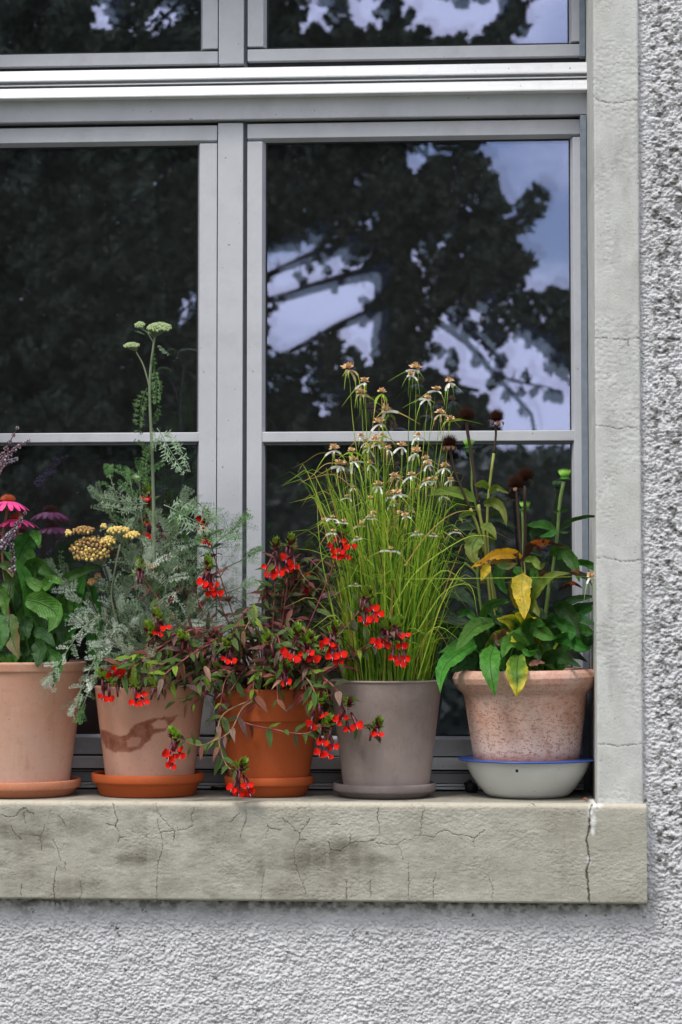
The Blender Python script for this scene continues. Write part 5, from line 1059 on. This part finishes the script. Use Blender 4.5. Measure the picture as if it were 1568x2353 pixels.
for n_, (f, crn, reds, d, path) in enumerate(CLUS):
    cx, cy = f(*crn)
    if path: pts = [P(*p, .1 + (d - .1) * (i / (len(path) - 1)) ** .6 if i else .06) for i, p in enumerate(path)]
    else:
        top = min(cy, 1560) - 20; bx, by = BASE3[0] + (cx - BASE3[0]) * .12, 1600
        if cy > 1480: pts = [P(bx, by, .15), P(bx + (cx - bx) * .35, cy - 70 - abs(cx - bx) * .1, .08), P(bx + (cx - bx) * .8, cy - 45, d + .01), P(cx, cy, d)]
        else: pts = [P(bx, by, .17), P(bx + (cx - bx) * .45, by + (cy - by) * .40, .13), P(bx + (cx - bx) * .85, by + (cy - by) * .78, d + .02), P(cx, cy + 4, d)]
    sp = catmull(pts, 24); b = MB(); b.tube(sp, [.0022 - .0008 * i / 24 for i in range(25)], 6); b.build('stem', random.choice([M_PSTEM, M_PSTEM, M_PSTEM, M_TANSTEM]), cu)
    ln = sum((sp[i + 1] - sp[i]).length for i in range(24)); cleaves(sp, d, max(3, int(ln / .032)), 58, 'gggrmgdl' if cy > 1400 else 'grmgdr', .25)
    c = P(cx, cy, d); T = (sp[-1] - sp[-4]).normalized(); T = (T * .6 + Vector((0, 0, .8))).normalized()
    fh = place('flower_cluster', random.choice(CRM), cu, Matrix.Translation(c) @ T.to_track_quat('Z', 'Y').to_matrix().to_4x4() @ Matrix.Scale(random.uniform(.95, 1.2), 4))
    for q in reds:
        rx, ry = f(*q); g = P(rx, ry, d - random.uniform(.0, .012)); up = (c - g); up.y += .01
        if up.length < .012: up = Vector((0, .01, .03))
        up.normalize(); R_ = up.to_track_quat('Z', 'Y').to_matrix(); yv = Vector((0, 1, 0)); yv = (yv - up * yv.dot(up)).normalized(); xv = yv.cross(up)
        yaw_ = random.uniform(-.5, .5); M = Matrix((( xv.x, yv.x, up.x), (xv.y, yv.y, up.y), (xv.z, yv.z, up.z))).to_4x4() @ Matrix.Rotation(yaw_, 4, 'Z'); s = random.uniform(.8, 1.12)
        place('floret', random.choice(FLM), fh, Matrix.Translation(g) @ M @ Matrix.Scale(s, 4))
    for q in range(2):
        g = c + Vector((random.uniform(-.012, .012), random.uniform(-.01, .0), -.012)); b = MB(); b.tube([g + Vector((0, 0, .008)), g + Vector((random.uniform(-.008, .008), -.004, -.022))], [.0036, .0026], 6); b.build('flower_tube', M_MAROON, fh)
for i in range(44):                                           # leafy shoots without flowers
    ex, ey = (random.uniform(300, 800), random.uniform(1480, 1600)) if i < 26 else (random.uniform(470, 770), random.uniform(1290, 1500)) if i < 38 else (random.uniform(440, 770), random.uniform(1602, 1645))
    d = random.uniform(.0, .035) if ey > 1600 else random.uniform(.0, .1) if ey > 1450 else random.uniform(.08, .18); bx = 618 + (ex - 618) * .12
    pts = [P(bx, 1600, .16), P(bx + (ex - bx) * .4, min(1560, ey) - 30, (.16 + d) / 2), P(ex, ey, d)] if ey < 1600 else [P(bx, 1600, .16), P(bx + (ex - bx) * .5, 1540, .08), P(bx + (ex - bx) * .85, 1560, .03), P(ex, ey, d)]; sp = catmull(pts, 16); b = MB(); b.tube(sp, [.0019 - .0009 * i_ / 16 for i_ in range(17)], 5); b.build('stem', random.choice([M_PSTEM, M_TANSTEM, M_PSTEM]), cu)
    cleaves(sp, d, 7, 52 if ey > 1400 else 46, 'gggrmgdrgstl' if ey > 1400 else 'mgrdg', .3)
for i in range(60):
    p = P(random.gauss(560, 110), random.gauss(1560, 28), random.uniform(.02, .12)); items.append((random.randrange(5), frame_m(p, Vector((random.gauss(0, 1), random.uniform(-1, .2), random.gauss(-.1, .6))), Vector((0, -.7, 1)), random.uniform(.03, .055)), MC[random.choice('rrmdtsg')], p.y))
scatter(cu, 'leaf', items, CL, 290, 'leaf_mass')

# ------------------------------------------------------------------ white-topped sedge, grey pot
se = thing('sedge', 'tall grassy white-topped sedge with starry tan and white flower heads in the grey pot', 'plant', T4)
MG = [mat_leaf('sedge green', (.14, .34, .02), (.24, .45, .03), veins=False, trans=.35), mat_leaf('sedge light', (.36, .55, .05), (.48, .62, .08), veins=False, trans=.35), mat_leaf('sedge straw', (.48, .36, .07), (.55, .40, .12), veins=False), mat_leaf('sedge dark', (.035, .11, .012), (.055, .15, .018), veins=False)]
M_SPK = simple('tan spikelet', (.78, .52, .28), .8, .4, 300); M_BRW = simple('white bract base', (.80, .80, .70), .6, .15); M_STRAW = simple('straw bract', (.62, .50, .28), .7)
def blade(b, p3, w, mi, n=9, flat=None):
    sp = catmull(p3, n); a = random.uniform(-.9, .9) if flat is None else flat; vs, fs, uv = [], [], []
    for i, p in enumerate(sp):
        t = (sp[min(i + 1, n)] - sp[max(i - 1, 0)]).normalized(); s = Matrix.Rotation(a, 3, t) @ t.cross(Vector((0, 1, 0))).normalized(); ww = w * (1 - (i / n) ** 2.2) + .00012; nn = s.cross(t) * ww * .5
        vs += [p - s * ww, p + nn, p + s * ww]; uv += [(0, i / n), (.5, i / n), (1, i / n)]
    for i in range(n): fs += [(i * 3, i * 3 + 1, i * 3 + 4, i * 3 + 3), (i * 3 + 1, i * 3 + 2, i * 3 + 5, i * 3 + 4)]
    b.add(vs, fs, uv, mi)
STARS = [(802,847,1.15),(838,877,.95),(830,903,.95),(878,902,1.),(956,847,1.1),(946,861,.8),(1033,877,1.05),(1002,896,.85),(984,915,.9),(886,943,1.2),(870,972,1.),(1012,949,1.),(1036,965,1.),(962,1001,.8),(767,1032,1.),(848,1029,.95),(883,1024,.6),(924,1025,1.1),(957,1039,1.15),(807,1037,.9),(811,1058,1.),(784,1068,1.1),(1023,1072,.9),(977,1055,.9),(985,1066,.9),(904,1094,.8),(980,1106,.7),(870,1115,1.),(801,1142,.7),(895,1139,1.),(914,1134,1.),(904,1154,.8),(789,1200,.8),(834,1206,1.),(743,1198,.9),(766,1223,.9),(822,1238,.8),(960,1226,.9),(899,1264,1.),(820,1345,.7),(920,1180,.7),(860,1180,.6)]
for i in range(22):
    STARS.append((random.gauss(885, 75), random.uniform(1000, 1230), random.uniform(.6, .95)))
gb = MB(); k4 = scale_at(D4)
def base4(ox=None):
    a, q = random.uniform(0, 6.28), math.sqrt(random.random()); return Vector((T4.x + .098 * q * math.cos(a), D4 + .075 * q * math.sin(a), T4.z - .03))
stars3 = []
for (sx, sy, s) in STARS:
    d = random.uniform(.08, .22) if sy < 1180 else random.uniform(.03, .1); tip = P(sx, sy, d); bs = base4(); bs.x = T4.x + (tip.x - T4.x) * random.uniform(.35, .6) + random.uniform(-.012, .012); bs.x = min(max(bs.x, T4.x - .1), T4.x + .1)
    mid = bs.lerp(tip, .5); mid.x += (bs.x - tip.x) * .12 + random.uniform(-.006, .006); m2 = bs.lerp(tip, .8); m2.x += random.uniform(-.004, .004)
    blade(gb, [bs, mid, m2, tip], .0013, random.choice((0, 1, 1)), 12, 0); stars3.append((tip, s, sy))
for i in range(760):
    bs = base4(); o = (bs.x - T4.x) / .1; h = abs(random.gauss(.36, .10)) if random.random() < .6 else random.uniform(.08, .28); h = min(h, .52); spread = o * .045 + random.gauss(0, .042) * (h / .35); y = random.gauss(0, .05)
    top = bs + Vector((spread, y, h)); m = bs + Vector((spread * .25, y * .3, h * .55)); mi = random.choices((0, 1, 2, 3), (5, 3.2, .9, 2.6))[0]
    pts = [bs, m + Vector((random.gauss(0, .008), random.gauss(0, .008), 0)), top]
    if random.random() < .55: pts.append(top + Vector((spread * .6 + random.choice((-1, 1)) * random.uniform(.01, .05), y * .5 - .01, random.uniform(-.04, .02))))
    blade(gb, pts, random.uniform(.0011, .0021), mi, 9)
for i in range(44):                                            # long arching blades at the sides
    bs = base4(); sg = random.choice((-1, 1, 1)); r1 = random.uniform(.05, .15); h = random.uniform(.12, .40); y = random.uniform(-.06, .06)
    pts = [bs, bs + Vector((sg * r1 * .35, y * .5, h * .7)), bs + Vector((sg * r1 * .8, y, h)), bs + Vector((sg * r1 * random.uniform(1.15, 1.5), y, h * random.uniform(.6, .95)))]
    blade(gb, pts, random.uniform(.0012, .0019), random.choice((0, 1, 1, 2)), 12)
ci = lambda pts, d, mi=1, w=.0014: blade(gb, [P(*p, d) for p in pts], w, mi, 14)
ci([(960,1560),(1010,1400),(1050,1318),(1075,1290)], .06); ci([(960,1450),(1020,1360),(1080,1345),(1098,1415)], .04); ci([(930,1330),(1100,1328),(1250,1326),(1355,1324)], .03, 1, .001); ci([(900,1400),(960,1310),(1060,1240),(1110,1230),(1140,1240)], .07, 1); ci([(930,1300),(980,1230),(1040,1180),(1110,1170)], .06, 2)
ci([(860,1180),(820,1130),(770,1090),(720,1098),(684,1108)], .07, 2, .001); ci([(860,1300),(800,1240),(740,1175),(720,1100)], .07); ci([(800,1050),(740,1040),(700,1062),(668,1077)], .1, 2, .001); ci([(795,1065),(750,1065),(715,1095),(684,1114)], .1, 2, .001)
ci([(860,1330),(780,1290),(720,1265),(672,1260)], .08); ci([(790,1500),(760,1380),(735,1250),(727,1100)], .1)
o = gb.build('blades', MG, se, False); o['kind'] = 'stuff'
def star(tip, s, sy, k):
    b = MB(); S_ = .0125 * s * random.uniform(.85, 1.15); c = tip + Vector((random.uniform(-.002, .002), -.003, S_ * .3)); white = sy > 1190
    for i in range(26 if not white else 14):
        q = fib(26, i, 1, -.3); e = q.orthogonal().normalized() * S_ * .12; f_ = q.cross(e).normalized() * S_ * .12; p = c + q * S_ * .15; t = c + (Vector((q.x, q.y, q.z * .8)) + rdir() * .22) * S_ * random.uniform(.6, 1.2) * (1 if not white else .6)
        e, f_ = e * 1.5, f_ * 1.5; b.add([p + e, p + f_, p - e - f_, t, (p + t) / 2 + e * 1.3, (p + t) / 2 - e * 1.3], [(0, 1, 4, 3), (1, 2, 5), (2, 0, 3), (3, 4, 5)], mi=0)
    n = random.choice((3, 4, 4, 5)); a0 = random.uniform(0, 6.28)
    for i in range(n):
        a = a0 + 6.28 * i / n + random.uniform(-.3, .3); u = Vector((math.cos(a), math.sin(a) * .7, 0)); L_ = random.uniform(.035, .10) * s * (1 if i < 3 else .5); W_ = .0027 * s * random.uniform(.8, 1.1); dr = random.uniform(.3, 1.0)
        pts = []; p = c - Vector((0, 0, S_ * .55)); seg = 9; ang = random.uniform(-.35, .45) if not white else .45
        for j in range(seg + 1):
            pts.append(p.copy()); ang -= dr * (.42 if j < 4 else .06); ang = max(ang, -1.45); p = p + (u * math.cos(ang) + Vector((0, 0, 1)) * math.sin(ang)) * L_ / seg
        for part, (j0, j1) in ((1, (0, 3)), (2, (3, 9))):
            vs, fs = [], []
            for j in range(j0, j1 + 1):
                t = (pts[min(j + 1, seg)] - pts[max(j - 1, 0)]).normalized(); sd_ = t.cross(Vector((.2, 1, .3))).normalized(); ww = W_ * (.55 + .45 * math.sin(min(1, j / 3.5) * 3.1 * .8)) * (1 if j < 4 else .55 * (1 - (j - 3) / 7)) if part == 1 or j > 3 else W_ * .62
                vs += [pts[j] - sd_ * ww, pts[j] + sd_ * ww]
            m = j1 - j0
            for j in range(m): fs.append((2 * j, 2 * j + 1, 2 * j + 3, 2 * j + 2))
            b.add([Vector(v) + Vector((0, -.0001 * part, 0)) for v in vs], fs, mi=part)
    b.build('flower_head', [M_SPK, random.choice((M_BRW, M_BRW, M_BRW, M_BRW, M_BRW, MG[1], M_STRAW)), random.choice((MG[0], MG[1], MG[1], MG[2]))], se, False)
for t_ in stars3: star(*t_, 1)
star(P(1358, 1325, .03), .8, 1000, 1)
